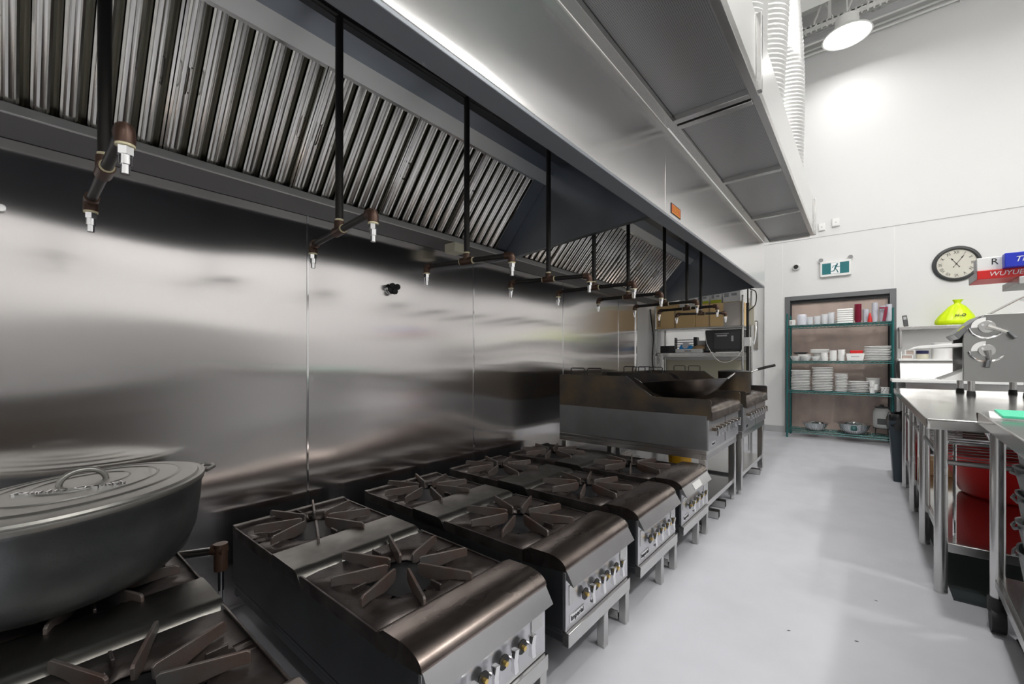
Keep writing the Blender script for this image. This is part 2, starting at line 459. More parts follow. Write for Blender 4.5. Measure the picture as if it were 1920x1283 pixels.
    # plate closing behind the filters
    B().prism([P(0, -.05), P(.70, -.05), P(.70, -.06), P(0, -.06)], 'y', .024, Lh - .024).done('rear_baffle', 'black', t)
    if badge:
        fr = B().box(-.8995, -.897, .095, .265, 2.088, 2.15).done('maker_plate', 'ink', t)
        B().box(-.8972, -.8965, .101, .259, 2.092, 2.146).done('orange_field', 'orange', fr)
        B().box(-.8967, -.8962, .105, .255, 2.094, 2.099).done('yellow_band', 'yellow', fr)
        text('FAST', .052, (-.8962, .18, 2.121), FX, 'yellow', fr, .0006, sx=1.0, shear=.2)
    return t
HY = 2.50
hood(-1.2, HY, 'near section of the stainless canopy hood, closest to the viewpoint', near=True)
hood(HY, 5.78, 'far section of the stainless canopy hood carrying the small orange plate', badge=True)
ll = thing('hood_light_box', 'small pale junction box on the grease trough under the hood', 'junction box', (-2.145, 1.965, 1.948))
B().box(-.05, .05, -.05, .05, -.03, .033).done('box_body', 'beige', ll, bevel=.004)

# supply plenums hung on the hood face
def plenum(y0, y1, cuts, label, step):
    t = thing('supply_plenum', label, 'air supply plenum', (0, y0, 2.58), group='perforated supply plenums along the hood')
    L_ = y1 - y0
    B().box(-.895, -.425, .002, L_ - .002, .05, .40).done('housing', 'plenum', t, bevel=.003)
    b = B()
    b.box(-.895, -.845, .002, L_ - .002, .0 - step, .05).box(-.455, -.418, .002, L_ - .002, .0 - step, .05)
    for c in cuts: b.box(-.845, -.455, c - .022, c + .022, -.012, .05)
    b.done('edge_frame', 'steel', t, bevel=.002)
    for a, c in zip(cuts, cuts[1:]):
        b = B().box(-.843, -.457, a + .023, c - .023, .022, .03)
        b.done('perforated_panel', 'mesh', t)
    # side joint angle
    B().box(-.424, -.40, L_ - .04, L_ - .004, .0, .40).done('joint_angle', 'steel', t, bevel=.002)
    return t
plenum(-1.0, 2.52, [.03, .9, 1.75, 3.49][0:1] + [1.2, 3.49], 'longest perforated air plenum over the near hood', .012)
plenum(2.53, 5.77, [.03, 1.07, 2.19, 3.21], 'far perforated air plenum divided in three panels', 0.0)

# flexible ducts rising from the plenum
def flex(pts, r, label):
    b = B()
    P_ = []
    n = 90
    # catmull rom through pts
    V = [Vector(p) for p in pts]
    V = [V[0] * 2 - V[1]] + V + [V[-1] * 2 - V[-2]]
    m = len(V) - 3
    rr = []
    for i in range(n * 2):
        u = i / (n * 2 - 1) * m
        k = min(int(u), m - 1); f = u - k
        p0, p1, p2, p3 = V[k:k + 4]
        P_.append(.5 * ((2 * p1) + (p2 - p0) * f + (2 * p0 - 5 * p1 + 4 * p2 - p3) * f * f + (3 * p1 - p0 - 3 * p2 + p3) * f ** 3))
        rr.append(r + (.007 if i % 2 else -.004))
    b.tube(P_, rr, 22)
    tag(b.done('flexible_duct', 'duct', smooth=60), label, 'duct', 'flexible foil ducts above the hood')
flex([(-.62, 3.05, 3.0), (-.60, 3.0, 4.0), (-.62, 2.9, 5.2), (-.7, 2.8, 6.7)], .15, 'nearest of the three ribbed foil ducts rising from the plenum')
flex([(-.62, 3.75, 3.0), (-.56, 3.65, 4.0), (-.55, 3.5, 5.2), (-.6, 3.4, 6.7)], .15, 'middle of the three ribbed foil ducts rising from the plenum')
flex([(-.62, 4.95, 3.0), (-.60, 4.85, 4.0), (-.66, 4.7, 5.2), (-.7, 4.6, 6.7)], .17, 'farthest and widest ribbed foil duct rising from the plenum')

# ------------------------------------------------------------------ fire suppression pipework
def az(u, v, Z):
    th = math.atan(658 / 790.0); c, s = math.cos(th), math.sin(th)
    D = FPX * (ZC - Z) / (v - HOR); r_ = (u - CXP) / FPX * D
    return (r_ * c - D * s, r_ * s + D * c)
drops = []   # centre x, y, half length, yaw, z
arms = [(-1.197, .161, -1.817, .166), (-1.248, .779, -1.805, .839), (-1.258, 1.51, -1.76, 1.413), (-1.222, 2.17, -1.714, 2.047),
        (-1.122, 2.565, -1.686, 2.545), (-1.139, 3.082, -1.653, 3.082), (-1.064, 3.693, -1.611, 3.696), (-1.018, 4.14, -1.563, 4.174), (-1.10, 4.80, -1.54, 4.62)]
names = ['nearest, seen almost end-on', 'second from the viewpoint, over the first range', 'third from the viewpoint, beside the pale box', 'fourth from the viewpoint, just before the divider between the hoods',
         'fifth from the viewpoint, crossing the divider edge', 'sixth from the viewpoint, below the far filters', 'seventh from the viewpoint, in front of the cardboard', 'eighth from the viewpoint, in front of the cardboard',
         'farthest and lowest of the row']
for (xa, ya, xb, yb), nm in zip(arms, names):
    cx, cy = (xa + xb) / 2, (ya + yb) / 2
    hl = math.hypot(xa - xb, ya - yb) / 2
    yaw = math.atan2(ya - yb, xa - xb)
    t = thing('nozzle_drop', 'iron pipe drop with nozzles, ' + nm, 'fire suppression pipe', (cx, cy, 1.68), yaw, 'nozzle drops hanging in the hood')
    B().cyl((0, 0, .02), (0, 0, .812), .0145).done('down_pipe', 'pipe', t)
    B().cyl((-hl + .02, 0, 0), (hl - .02, 0, 0), .0125).done('cross_pipe', 'pipe', t)
    B().cyl((-.035, 0, 0), (.035, 0, 0), .0185).cyl((0, 0, 0), (0, 0, .035), .0185).done('tee', 'fitting', t)
    B().cyl((0, 0, .035), (0, 0, .043), .0155).cyl((-.041, 0, 0), (-.035, 0, 0), .0155).cyl((.035, 0, 0), (.041, 0, 0), .0155).done('sealant_ring', 'seal', t)
    for s_ in (-1, 1):
        pts = [(s_ * (hl - .035), 0, 0), (s_ * (hl - .015), 0, 0), (s_ * (hl - .004), 0, -.004), (s_ * hl, 0, -.015), (s_ * hl, 0, -.035)]
        B().tube(pts, .018, 12).done('elbow', 'fitting', t)
        nz = B().cyl((s_ * hl, 0, -.035), (s_ * hl, 0, -.058), .0145, seg=6).cyl((s_ * hl, 0, -.058), (s_ * hl, 0, -.078), .0115).cyl((s_ * hl, 0, -.078), (s_ * hl, 0, -.098), .0085)
        nz.done('nozzle', 'chrome', t)
        B().cyl((s_ * hl, 0, -.040), (s_ * hl, 0, -.034), .017).done('sealant_ring', 'seal', t)
b = B()
b.tube([(-1.5, -1.1, 2.497)] + [((xa + xb) / 2, (ya + yb) / 2, 2.497) for xa, ya, xb, yb in arms] + [(-1.32, 5.3, 2.497)], .014, 10)
pm = tag(b.done('main_pipe', 'pipe'), 'long black iron pipe running along the top inside the hood', 'pipe')
b = B().cyl((-1.46, -1.1, 2.535), (-1.24, 5.2, 2.535), .007)
for yy in (.3, 1.25, 2.2, 3.4, 4.6): b.box(-1.46 + .035 * (yy + 1.1) - .02, -1.46 + .035 * (yy + 1.1) + .02, yy - .01, yy + .01, 2.525, 2.556)
tag(b.done('detection_conduit', 'pipe'), 'thin dark conduit with clamps beside the long pipe inside the hood', 'conduit')

# ------------------------------------------------------------------ stock pot ranges
XB, XF, WR = -2.17, -.828, .52
ZTOP = .45
def bullprof(x0, x1, z, drop, th=.006):
    # flat then rounded front, closed underside
    r = .055
    pts = [(x0, z)]
    for i in range(9):
        a = PI / 2 * i / 8
        pts.append((x1 - r + r * math.sin(a), z - r + r * math.cos(a)))
    pts.append((x1, z - drop))
    pts.append((x1 - .02, z - drop)); pts.append((x0, z - drop))
    return pts
def burner(t, cx, x0, x1):
    # cast grate: square plate with round well, radial fins, notched frame nubs
    zt = ZTOP - .012
    b = B()
    cy = WR / 2
    seg = 40
    rin = .125
    outer, inner, low = [], [], []
    for k in range(seg):
        a = 2 * PI * (k + .5) / seg
        ca, sa = math.cos(a), math.sin(a)
        hx, hy = (x1 - x0) / 2 - .002, WR / 2 - .006
        mm = min(hx / max(abs(ca), 1e-6), hy / max(abs(sa), 1e-6))
        outer.append((cx + ca * mm, cy + sa * mm, zt))
        inner.append((cx + ca * (rin + .055), cy + sa * (rin + .055), zt - .004))
        low.append((cx + ca * rin, cy + sa * rin, zt - .026))
    for k in range(seg):
        k2 = (k + 1) % seg
        b.face([outer[k], outer[k2], inner[k2], inner[k]])
        b.face([inner[k], inner[k2], low[k2], low[k]])
    pl = b.done('top_grate', 'plate', t, smooth=50)
    sol = pl.modifiers.new('thick', 'SOLIDIFY'); sol.thickness = .008; sol.offset = -1
    nf = 8
    for k in range(nf):
        a = 2 * PI * k / nf + R(22.5)
        diag = True
        lo_, hi_ = .055, (.262 if (k % 4) in (0, 3) else .240)
        ca, sa = math.cos(a), math.sin(a)
        f = B()
        prof = [(lo_ + .004, -.036), (lo_, -.006), (lo_ + .008, .0), (hi_ - .008, -.002), (hi_, -.008), (hi_ + .002, -.034), (.20, -.036), (.17, -.042), (.12, -.052), (.075, -.046)]
        w_ = .0045
        v0 = [(cx + ca * r_ - sa * w_, cy + sa * r_ + ca * w_, zt + .036 + h) for r_, h in prof]
        v1 = [(cx + ca * r_ + sa * w_, cy + sa * r_ - ca * w_, zt + .036 + h) for r_, h in prof]
        A = [f.bm.verts.new(p) for p in v0]; Bv = [f.bm.verts.new(p) for p in v1]
        f.bm.faces.new(A); f.bm.faces.new(Bv[::-1])
        for i in range(len(A)): f.bm.faces.new((A[i], Bv[i], Bv[(i + 1) % len(A)], A[(i + 1) % len(A)]))
        f.done('grate_fin', 'fin', t, bevel=.0015)
    # frame nubs between the fins
    for k in range(4):
        nb = B()
        a = PI / 2 * k
        rr = .175
        nb.obox((cx + math.cos(a) * rr, cy + math.sin(a) * rr, zt + .008), (.05, .008, .022), (0, 0, a))
        nb.done('grate_nub', 'plate', t, bevel=.002)
    # burner ring and well below
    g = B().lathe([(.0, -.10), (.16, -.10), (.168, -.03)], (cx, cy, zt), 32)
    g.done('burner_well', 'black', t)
    g = B().lathe([(.055, -.085), (.055, -.066), (.075, -.058), (.10, -.066), (.10, -.085)], (cx, cy, zt), 32)
    for i in range(36):
        a = 2 * PI * i / 36
        for rr_, hh in ((.10, -.058), (.078, -.052)):
            g.obox((cx + math.cos(a) * rr_, cy + math.sin(a) * rr_, zt + hh), (.007, .006, .014), (0, 0, a))
    g.done('burner_ring', 'cast', t)

def make_range(label):
    t = thing('stock_pot_range', label, 'gas range', (0, 0, 0), group='two-burner stock pot ranges in a row')
    # body shell (sides, back, floor) open on top
    b = B()
    b.box(XB, XF - .012, 0, .006, .20, .437).box(XB, XF - .012, WR - .006, WR, .20, .437)
    b.box(XB, XB + .006, .006, WR - .006, .20, .437).box(XB, XF - .02, .006, WR - .006, .20, .206)
    b.done('body', 'rangeside', t, bevel=.0015)
    b = B()
    b.prism([(XB, ZTOP), (XB + .028, ZTOP), (XB + .028, ZTOP - .04), (XB, ZTOP - .04)], 'y', -.001, WR + .001)
    b.done('rear_rim', 'plate', t, bevel=.002)
    B().prism(bullprof(-1.728, -1.492, ZTOP, .052), 'y', -.002, WR + .002).done('centre_cover', 'bar', t, smooth=50)
    fc_ = [(-1.028, ZTOP - .006), (-.99, ZTOP + .014), (-.905, ZTOP + .017)]
    for i in range(1, 9):
        an = PI / 2 * i / 8
        fc_.append((-.905 + .08 * math.sin(an), ZTOP - .023 + .04 * math.cos(an)))
    B().prism(fc_ + [(-.826, .422), (-.84, .418), (-1.028, ZTOP - .05)], 'y', -.003, WR + .003).done('front_cover', 'bull', t, smooth=50)
    # side rims of the plate sections
    for (xa, xb) in ((XB + .028, -1.728), (-1.492, -1.028)):
        B().box(xa, xb, -.001, .006, ZTOP - .05, ZTOP - .006).done('side_rim', 'plate', t, bevel=.0015)
        B().box(xa, xb, WR - .006, WR + .001, ZTOP - .05, ZTOP - .006).done('side_rim', 'plate', t, bevel=.0015)
    burner(t, (XB + .028 - 1.728) / 2, XB + .028, -1.728)
    burner(t, (-1.492 - 1.028) / 2, -1.492, -1.028)
    # flared deflector and control panel
    B().prism([(-.828, .424), (-.825, .424), (-.795, .374), (-.797, .372), (-.828, .39)], 'y', 0, WR).done('deflector', 'panelfront', t)
    b = B().box(XF - .012, XF, 0, WR, .2, .415)
    pn = b.done('control_panel', 'panelfront', t, bevel=.002)
    B().box(XF, XF + .003, .02, .075, .29, .36).done('rating_plate', 'steel', pn)
    B().box(XF, XF + .003, WR - .08, WR - .02, .30, .36).done('rating_plate', 'steel', pn)
    for k in range(4):
        yk = .155 + k * .087
        B().cyl((XF, yk, .285), (XF + .016, yk, .285), .007).prism([(XF + .014, .253), (XF + .034, .250), (XF + .030, .285), (XF + .036, .322), (XF + .014, .320), (XF + .018, .285)], 'y', yk - .009, yk + .009).done('knob', 'chrome', t, bevel=.002)
        v = B().cyl((XF, yk - .04, .298), (XF + .022, yk - .04, .298), .004)
        v.cyl((XF + .012, yk - .04, .298), (XF + .016, yk - .04, .298), .022)
        v.done('valve_disc', 'ink', t)
        B().cyl((XF + .016, yk - .04, .298), (XF + .028, yk - .04, .298), .007).done('valve_stem', 'brass', t)
    e = B().box(XF, XF + .003, .025, .125, .222, .250).done('maker_badge', 'chrome', t, bevel=.001)
    text('Imperial', .028, (XF + .0035, .075, .236), FX, 'ink', e, .0006)
    return t
def make_stand(label):
    t = thing('range_stand', label, 'equipment stand', (0, 0, 0), group='low steel stands under the ranges')
    B().box(-.845, -.815, 0, WR, .145, .198).done('front_rail', 'steel', t, bevel=.002)
    b = B()
    b.box(-2.15, -.845, 0, WR, .185, .198)
    b.box(-2.15, -2.12, 0, WR, .145, .185).box(-2.15, -.83, 0, .025, .155, .185).box(-2.15, -.83, WR - .025, WR, .155, .185)
    b.done('top_frame', 'rangeside', t, bevel=.002)
    for lx in (-.852, -2.14):
        for ly in (.275, WR - .04):
            B().box(lx, lx + .035, ly, ly + .035, 0, .15).done('leg', 'steel', t, bevel=.003)
    b = B()
    b.box(-2.1, -.855, WR - .045, WR - .005, .012, .02).box(-2.1, -.855, WR - .045, WR - .041, .02, .05)
    b.done('floor_channel', 'steel', t)
    return t
RY = [-.093, .65, 1.30, 1.94, 2.57]
rl = ['nearest stock pot range, cut off at the lower left below the large oval pot', 'stock pot range nearest the viewpoint with both star grates in view', 'second whole stock pot range in the row, with browned front cover',
      'third whole stock pot range in the row', 'stock pot range farthest away, tucked beside the tall griddle']
rg0 = make_range(rl[0]); st0 = make_stand('low steel stand below the nearest range with the oval pot')
sn = ['below the range nearest the viewpoint with both grates in view', 'below the second whole range in the row', 'below the third whole range in the row', 'below the farthest range, beside the griddle']
for i, y in enumerate(RY):
    a = rg0 if i == 0 else copy_tree(rg0)
    s_ = st0 if i == 0 else copy_tree(st0)
    a.location = (0, y, 0); s_.location = (0, y, 0)
    if i:
        a['label'] = rl[i]; s_['label'] = 'low steel stand ' + sn[i - 1]

# white rating sticker on the farthest range deflector
tag(B().obox((-.8085, 2.57 + .24, .4005), (.002, .15, .040), (0, R(-31), 0)).done('white_sticker', 'paper'), 'white printed sticker on the flared front of the farthest range', 'sticker')

# ------------------------------------------------------------------ griddles
def griddle(y0, w_, xf, label, slabel, nk):
    t = thing('griddle', label, 'griddle', (0, y0, 0), group='tall griddles beyond the ranges')
    B().box(-2.04, xf - .03, 0, w_, .56, .80).done('body', 'panelbody', t, bevel=.003)
    B().box(-2.04, xf - .04, .004, w_ - .004, .80, .842).done('plate', 'bull', t, bevel=.002)
    # front trough cover: rounded steel apron
    B().prism([(xf - .20, .835), (xf - .20, .862), (xf - .06, .862), (xf - .022, .856), (xf - .004, .842), (xf, .82), (xf + .004, .765), (xf - .03, .765)], 'y', .02, w_ - .0).done('front_apron', 'bull', t, smooth=50)
    # side guards: tall at rear, sloping down to the front
    for k, ya in enumerate((0, w_ - .008)):
        g = B().prism([(-2.04, .80), (-2.04, 1.062), (-1.42, 1.062), (-1.22, .915), (xf - .01, .915), (xf, .905), (xf, .78), (xf - .04, .80)], 'y', ya, ya + .008).done('side_guard', 'darksteel', t, bevel=.002)
        B().tube([(-1.425, ya + .004, 1.064), (-1.22, ya + .004, .918)], .004, 6).done('guard_edge', 'chrome', g)
        for xa in (-1.86, -1.70, -1.53)[(k):(2 + k)]:
            B().tube([(xa - .065, ya + .004, 1.05), (xa - .065, ya + .004, 1.112), (xa - .055, ya + .004, 1.12), (xa + .055, ya + .004, 1.12), (xa + .065, ya + .004, 1.112), (xa + .065, ya + .004, 1.05)], .0045, 6).done('wire_handle', 'pipe', g)
    B().box(-2.045, -2.035, .008, w_ - .008, .80, 1.062).done('rear_guard', 'darksteel', t)
    pn = B().box(xf - .03, xf - .018, 0, w_, .56, .77).done('control_panel', 'panelfront', t, bevel=.002)
    B().box(xf - .018, xf - .0165, w_ / 2 - .004, w_ / 2 + .004, .565, .765).done('panel_joint', 'ink', pn)
    for k in range(nk):
        yk = w_ * (.14 + .76 * k / (nk - 1))
        B().cyl((xf - .018, yk, .68), (xf - .004, yk, .68), .009).box(xf - .004, xf + .02, yk - .013, yk + .013, .65, .71).done('knob', 'chrome', t, bevel=.003)
        B().cyl((xf - .018, yk - .04, .70), (xf + .012, yk - .04, .70), .011).done('valve_disc', 'darksteel', t)
    e = B().box(xf - .018, xf - .015, .07, .16, .585, .61).done('maker_badge', 'chrome', t)
    text('Imperial', .022, (xf - .0145, .115, .5975), FX, 'ink', e, .0006)
    s_ = thing('griddle_stand', slabel, 'equipment stand', (0, y0, 0), group='tall steel stands under the griddles')
    b = B().box(-2.04, xf - .03, 0, w_, .53, .558).box(xf - .065, xf - .03, 0, w_, .495, .53).box(-2.04, xf - .065, 0, .035, .495, .53).box(-2.04, xf - .065, w_ - .035, w_, .495, .53)
    b.done('top_frame', 'steel', s_, bevel=.002)
    for lx in (xf - .085, -2.02):
        for ly in (.0, w_ - .05):
            lg = B().box(lx, lx + .05, ly, ly + .05, .035, .497).done('leg', 'steel', s_, bevel=.004)
            B().cyl((lx + .025, ly + .025, 0), (lx + .025, ly + .025, .036), .017).done('foot', 'steel', lg)
    B().box(-2.0, xf - .06, .01, w_ - .01, .165, .175).done('under_shelf', 'steel', s_)
    B().box(xf - .078, xf - .048, .05, w_ - .05, .14, .178).box(-2.02, -1.98, .05, w_ - .05, .14, .178).box(-1.98, xf - .078, w_ - .045, w_ - .015, .14, .165).box(-1.98, xf - .078, .015, .045, .14, .165).done('shelf_rail', 'steel', s_, bevel=.002)
    return t
griddle(3.10, .90, -.80, 'near blackened griddle with sloping side guards and the wok pan on it', 'tall steel stand with under-shelf below the near griddle', 7)
griddle(4.14, 1.06, -.785, 'far griddle holding the tall dark saucepan', 'tall steel stand with under-shelf below the far griddle', 8)

# big shallow wok on the near griddle
t = thing('wok', 'large shallow two-handled wok lying across the near griddle', 'wok', (-1.13, 3.58, .872))
t.rotation_euler = (R(-2), R(-5), 0)
B().lathe([(.0, .004), (.10, .004), (.17, .018), (.25, .062), (.325, .140), (.331, .145), (.325, .148), (.245, .070), (.165, .027), (.10, .012), (.0, .011)], seg=48, sx=1.0, sy=1.0).done('bowl', 'wok', t, smooth=60)
for s_ in (-1, 1):
    a0 = R(20) if s_ > 0 else R(200)
    ca, sa = math.cos(a0), math.sin(a0)
    pts = []
    for k in range(9):
        u = PI * k / 8
        rr_ = .325 + .06 * math.sin(u); ss = .055 * math.cos(u)
        pts.append((ca * rr_ - sa * ss, sa * rr_ + ca * ss, .143 + .045 * math.sin(u)))
    B().tube(pts, .005, 8).done('wire_handle', 'steel', t)
# saucepan on the far griddle
t = thing('saucepan', 'tall dark-stained saucepan with a long black handle on the far griddle', 'saucepan', (-.98, 4.62, .864))
B().lathe([(.0, .0), (.138, .0), (.144, .006), (.146, .205), (.150, .212), (.144, .213), (.138, .205), (.136, .01), (.0, .008)], seg=40).done('pan_body', 'darksteel', t)
B().lathe([(.0, .228), (.05, .227), (.14, .218), (.149, .213), (.149, .2125), (.0, .2125)], seg=40).done('pan_lid', 'cast', t)
B().tube([(.13, .05, .20), (.17, .07, .222), (.20, .085, .235)], .008, 8).done('handle_bracket', 'chrome', t)
B().tube([(.19, .08, .232), (.24, .10, .25), (.33, .13, .275)], [.012, .014, .012], 10).done('handle', 'pipe', t)

# ------------------------------------------------------------------ oval pot on the nearest range
prot = R(130)
t = thing('oval_stockpot', 'large cast aluminium oval pot with embossed lid on the nearest range', 'pot', (-1.935, .159, .4755), prot)
A_, B_ = .378, .266
def hz(prof): return [(r_, z_ * .96) for r_, z_ in prof]
B().lathe(hz([(.0, 0), (.62, 0), (.76, .012), (.87, .045), (.945, .11), (.985, .20), (1.0, .272), (1.02, .28), (1.02, .29), (.985, .29), (.95, .13), (.85, .05), (0, .02)]), seg=64, sx=A_, sy=B_).done('pot_body', 'cast', t, smooth=50)
lid = B().lathe(hz([(1.03, .289), (1.035, .297), (1.03, .305), (1.0, .308), (.97, .306), (.955, .313), (.94, .314), (.80, .318), (.785, .322), (.775, .323), (.765, .321), (.60, .326), (.59, .330), (.58, .330), (.57, .327), (.36, .331), (.35, .335), (.34, .332), (.0, .334)]), seg=64, sx=A_, sy=B_).done('pot_lid', 'castlid', t, smooth=30)
ha = R(97) - prot
B().tube([(.055 * math.cos(PI * k / 14) * math.cos(ha), .055 * math.cos(PI * k / 14) * math.sin(ha), .318 + .042 * math.sin(PI * k / 14)) for k in range(15)], .0085, 12).done('lid_handle', 'castlid', lid)
# embossed name following the oval (front side)
word = 'Famille Creuset'
for i, ch in enumerate(word):
    if ch == ' ': continue
    u = i / (len(word) - 1)
    wy, wx = .018 + .22 * u, -1.90 + .068 * math.sin(u * PI * .6)
    ta = math.atan2(.22, .068 * PI * .6 * math.cos(u * PI * .6))
    lp = Matrix.Rotation(-prot, 3, 'Z') @ Vector((wx + 1.935, wy - .159, 0))
    text(ch, .040, (lp.x, lp.y, .3200), (0, 0, ta - prot), 'chrome', lid, .0045, name='embossed_letter')
for s_ in (0, PI):
    la = R(104) - prot + s_
    rr_ = 1.0 / math.sqrt((math.cos(la) / A_) ** 2 + (math.sin(la) / B_) ** 2)
    q = Matrix.Rotation(la, 3, 'Z')
    B().tube([q @ Vector(p_) for p_ in ((rr_ * .98, .05, .284), (rr_ * 1.09, .03, .290), (rr_ * 1.12, 0, .291), (rr_ * 1.09, -.03, .290), (rr_ * .98, -.05, .284))], .007, 8).done('side_handle', 'castlid', t)

# gas connection between the first ranges
t = thing('gas_connector', 'steel gas pipe with rusty elbow and hanging yellow-tagged valve behind the nearest range', 'gas pipe', (0, 0, 0))
B().cyl((-1.93, .36, .50), (-1.80, .55, .50), .016).done('pipe_run', 'steel', t) if False else B().cyl((-2.12, .44, .40), (-1.97, .55, .43), .017).done('pipe_run', 'steel', t)
B().cyl((-1.975, .55, .455), (-1.975, .55, .35), .024).cyl((-2.0, .53, .43), (-1.96, .56, .43), .022).done('elbow', 'fitting', t)
B().cyl((-1.975, .55, .35), (-1.975, .55, .20), .011).box(-1.985, -1.965, .54, .56, .22, .27).done('valve', 'chrome', t)
B().cyl((-1.975, .55, .20), (-1.975, .55, .0), .018).done('gas_hose', 'darksteel', t)

# wall thing: small valve head on the stainless wall
t = thing('gas_valve', 'small black valve knob fixed on the stainless wall', 'valve', (XW + .004, 1.56, 1.64))
B().cyl((0, 0, 0), (.012, 0, 0), .034).done('rosette', 'chrome', t)
B().cyl((.012, 0, 0), (.035, 0, 0), .024).done('neck', 'darkpl', t)
b = B()
for k in range(3):
    a = 2 * PI * k / 3 + .5
    b.cyl((.03, math.cos(a) * .02, math.sin(a) * .02), (.05, math.cos(a) * .02, math.sin(a) * .02), .019)
b.done('knob', 'black', t, bevel=.003)
tag(B().cyl((XW + .001, -.012, 1.965 - .25), (XW + .02, -.012, 1.965 - .25), .012).done('wall_button', 'chrome'), 'tiny round chrome button on the stainless wall at far left', 'button')

# floor things under the cooking line
t = thing('yellow_bucket', 'yellow plastic bucket with red band under the near griddle', 'bucket', (-1.22, 3.74, .176))
B().lathe([(.0, 0), (.085, 0), (.10, .28), (.108, .285), (.10, .287), (.09, .28), (.078, .01), (0, .01)]).done('bucket_body', 'yellow', t)
B().cyl((0, 0, .03), (0, 0, .10), .0905, .0955).done('red_band', 'red', t)
for k, (xx, yy) in enumerate(((-.93, 3.42), (-.95, 3.70), (-.92, 5.0))):
    b = B().box(-.35, .10, -.035, .035, 0, .006).box(-.35, .10, -.035, -.030, 0, .055).box(-.35, .10, .030, .035, 0, .055)
    o = b.done('steel_channel', 'steel', loc=(xx, yy, 0)); o.rotation_euler = (0, 0, R(4))
    tag(o, ['steel channel offcut lying on the floor, nearer of the two beneath the near griddle', 'steel channel offcut lying on the floor, farther of the two beneath the near griddle', 'steel channel offcut on the floor beneath the far griddle'][k], 'steel channel', 'steel channels on the floor')

# ------------------------------------------------------------------ shelving behind the cooking line
YS = 5.85
t = thing('pass_shelf', 'stainless double overshelf unit standing past the far griddle', 'shelving', (0, YS, 0))
b = B()
B().box(-2.28, -1.14, 0, .42, 1.245, 1.285).done('lower_shelf', 'steel', t, bevel=.003)
B().box(-2.28, -1.14, 0, .42, 1.595, 1.622).done('upper_shelf', 'steel', t, bevel=.003)
for px_, py_ in ((-2.25, .02), (-1.15, .02), (-2.25, .40), (-1.15, .40)):
    B().cyl((px_, py_, 0), (px_, py_, 2.0), .014).done('post', 'steel', t)
B().box(-2.28, -1.14, .0, .42, .86, .90).done('counter', 'steel', t, bevel=.003)
B().box(-2.28, -1.16, .425, .44, .90, 1.24).done('backsplash', 'beige', t)
B().box(-2.28, -1.14, .39, .42, 1.19, 1.235).done('white_rail', 'plastic', t)
# cardboard carton, boxes, tape dispenser, equipment
def carton(x0, x1, y0, y1, z0, z1, m, label, cat='box', tape=None, group=None, name='cardboard_box', patches=()):
    t = thing(name, label, cat, ((x0 + x1) / 2, (y0 + y1) / 2, z0), group=group)
    hx, hy, h = (x1 - x0) / 2, (y1 - y0) / 2, z1 - z0
    B().box(-hx, hx, -hy, hy, 0, h).done('carton', m, t, bevel=.004)
    if tape: B().box(-.03, .03, -hy - .002, hy, h - .10, h + .002).done('tape', tape, t)
    for (a, c, d, e, mm) in patches:
        B().box(-hx + a * 2 * hx, -hx + c * 2 * hx, -hy - .002, -hy, d * h, e * h).done('printed_patch', mm, t)
    return t
carton(-2.24, -1.72, YS + .02, YS + .38, 1.623, 1.90, 'card', 'left one of the two large cardboard cartons on the upper overshelf', patches=((.04, .12, .1, .5, 'card2'), (.48, .52, 0, 1, 'card2')))
carton(-1.715, -1.16, YS + .03, YS + .38, 1.623, 1.925, 'card', 'right one of the two large cardboard cartons, partly wrapped in clear film', patches=((.62, .98, .0, .98, 'clear'), (.30, .33, 0, 1, 'card2')))
carton(-2.24, -1.95, YS + .03, YS + .33, 1.903, 1.97, 'card', 'flat orange-brown carton lying on the left carton', patches=((.0, 1, .45, .55, 'card2'),))
for k, (xa, xb, zz) in enumerate(((-1.93, -1.72, 2.03), (-1.70, -1.55, 2.05), (-1.53, -1.40, 2.06), (-1.385, -1.18, 2.07))):
    z0 = 1.903 if xb < -1.72 + .001 else 1.928
    carton(xa, xb, YS + .04, YS + .30, z0, zz, 'plastic', ['white printed box at the left of the row on the cartons', 'white box with a yellow base band, second in the row on the cartons', 'white box with a yellow base band, third in the row on the cartons', 'widest white printed box at the right of the row on the cartons'][k],
           group='white boxes on top of the cartons', name='white_box', patches=((.1, .35, .45, .8, 'grey'), (.5, .8, .55, .75, 'grey')) + (((0, 1, .0, .3, 'yl'),) if k in (1, 2) else ()))
# microwave
t = thing('microwave_oven', 'black microwave oven seen from behind on the lower overshelf', 'microwave', (-1.37, YS + .2, 1.286))
B().box(-.225, .225, -.17, .19, .012, .292).done('cabinet', 'darkpl', t, bevel=.012)
B().box(-.12, .19, -.178, -.17, .04, .262).done('rear_cover', 'darkpl', t, bevel=.02)
B().box(-.10, .06, -.181, -.178, .235, .245).box(-.08, .04, -.181, -.178, .205, .225).box(.09, .115, -.181, -.178, .14, .21).done('rating_label', 'grey', t)
for fx in (-.19, .19):
    for fy in (-.13, .15): B().cyl((fx, fy, 0), (fx, fy, .013), .015).done('foot', 'ink', t)
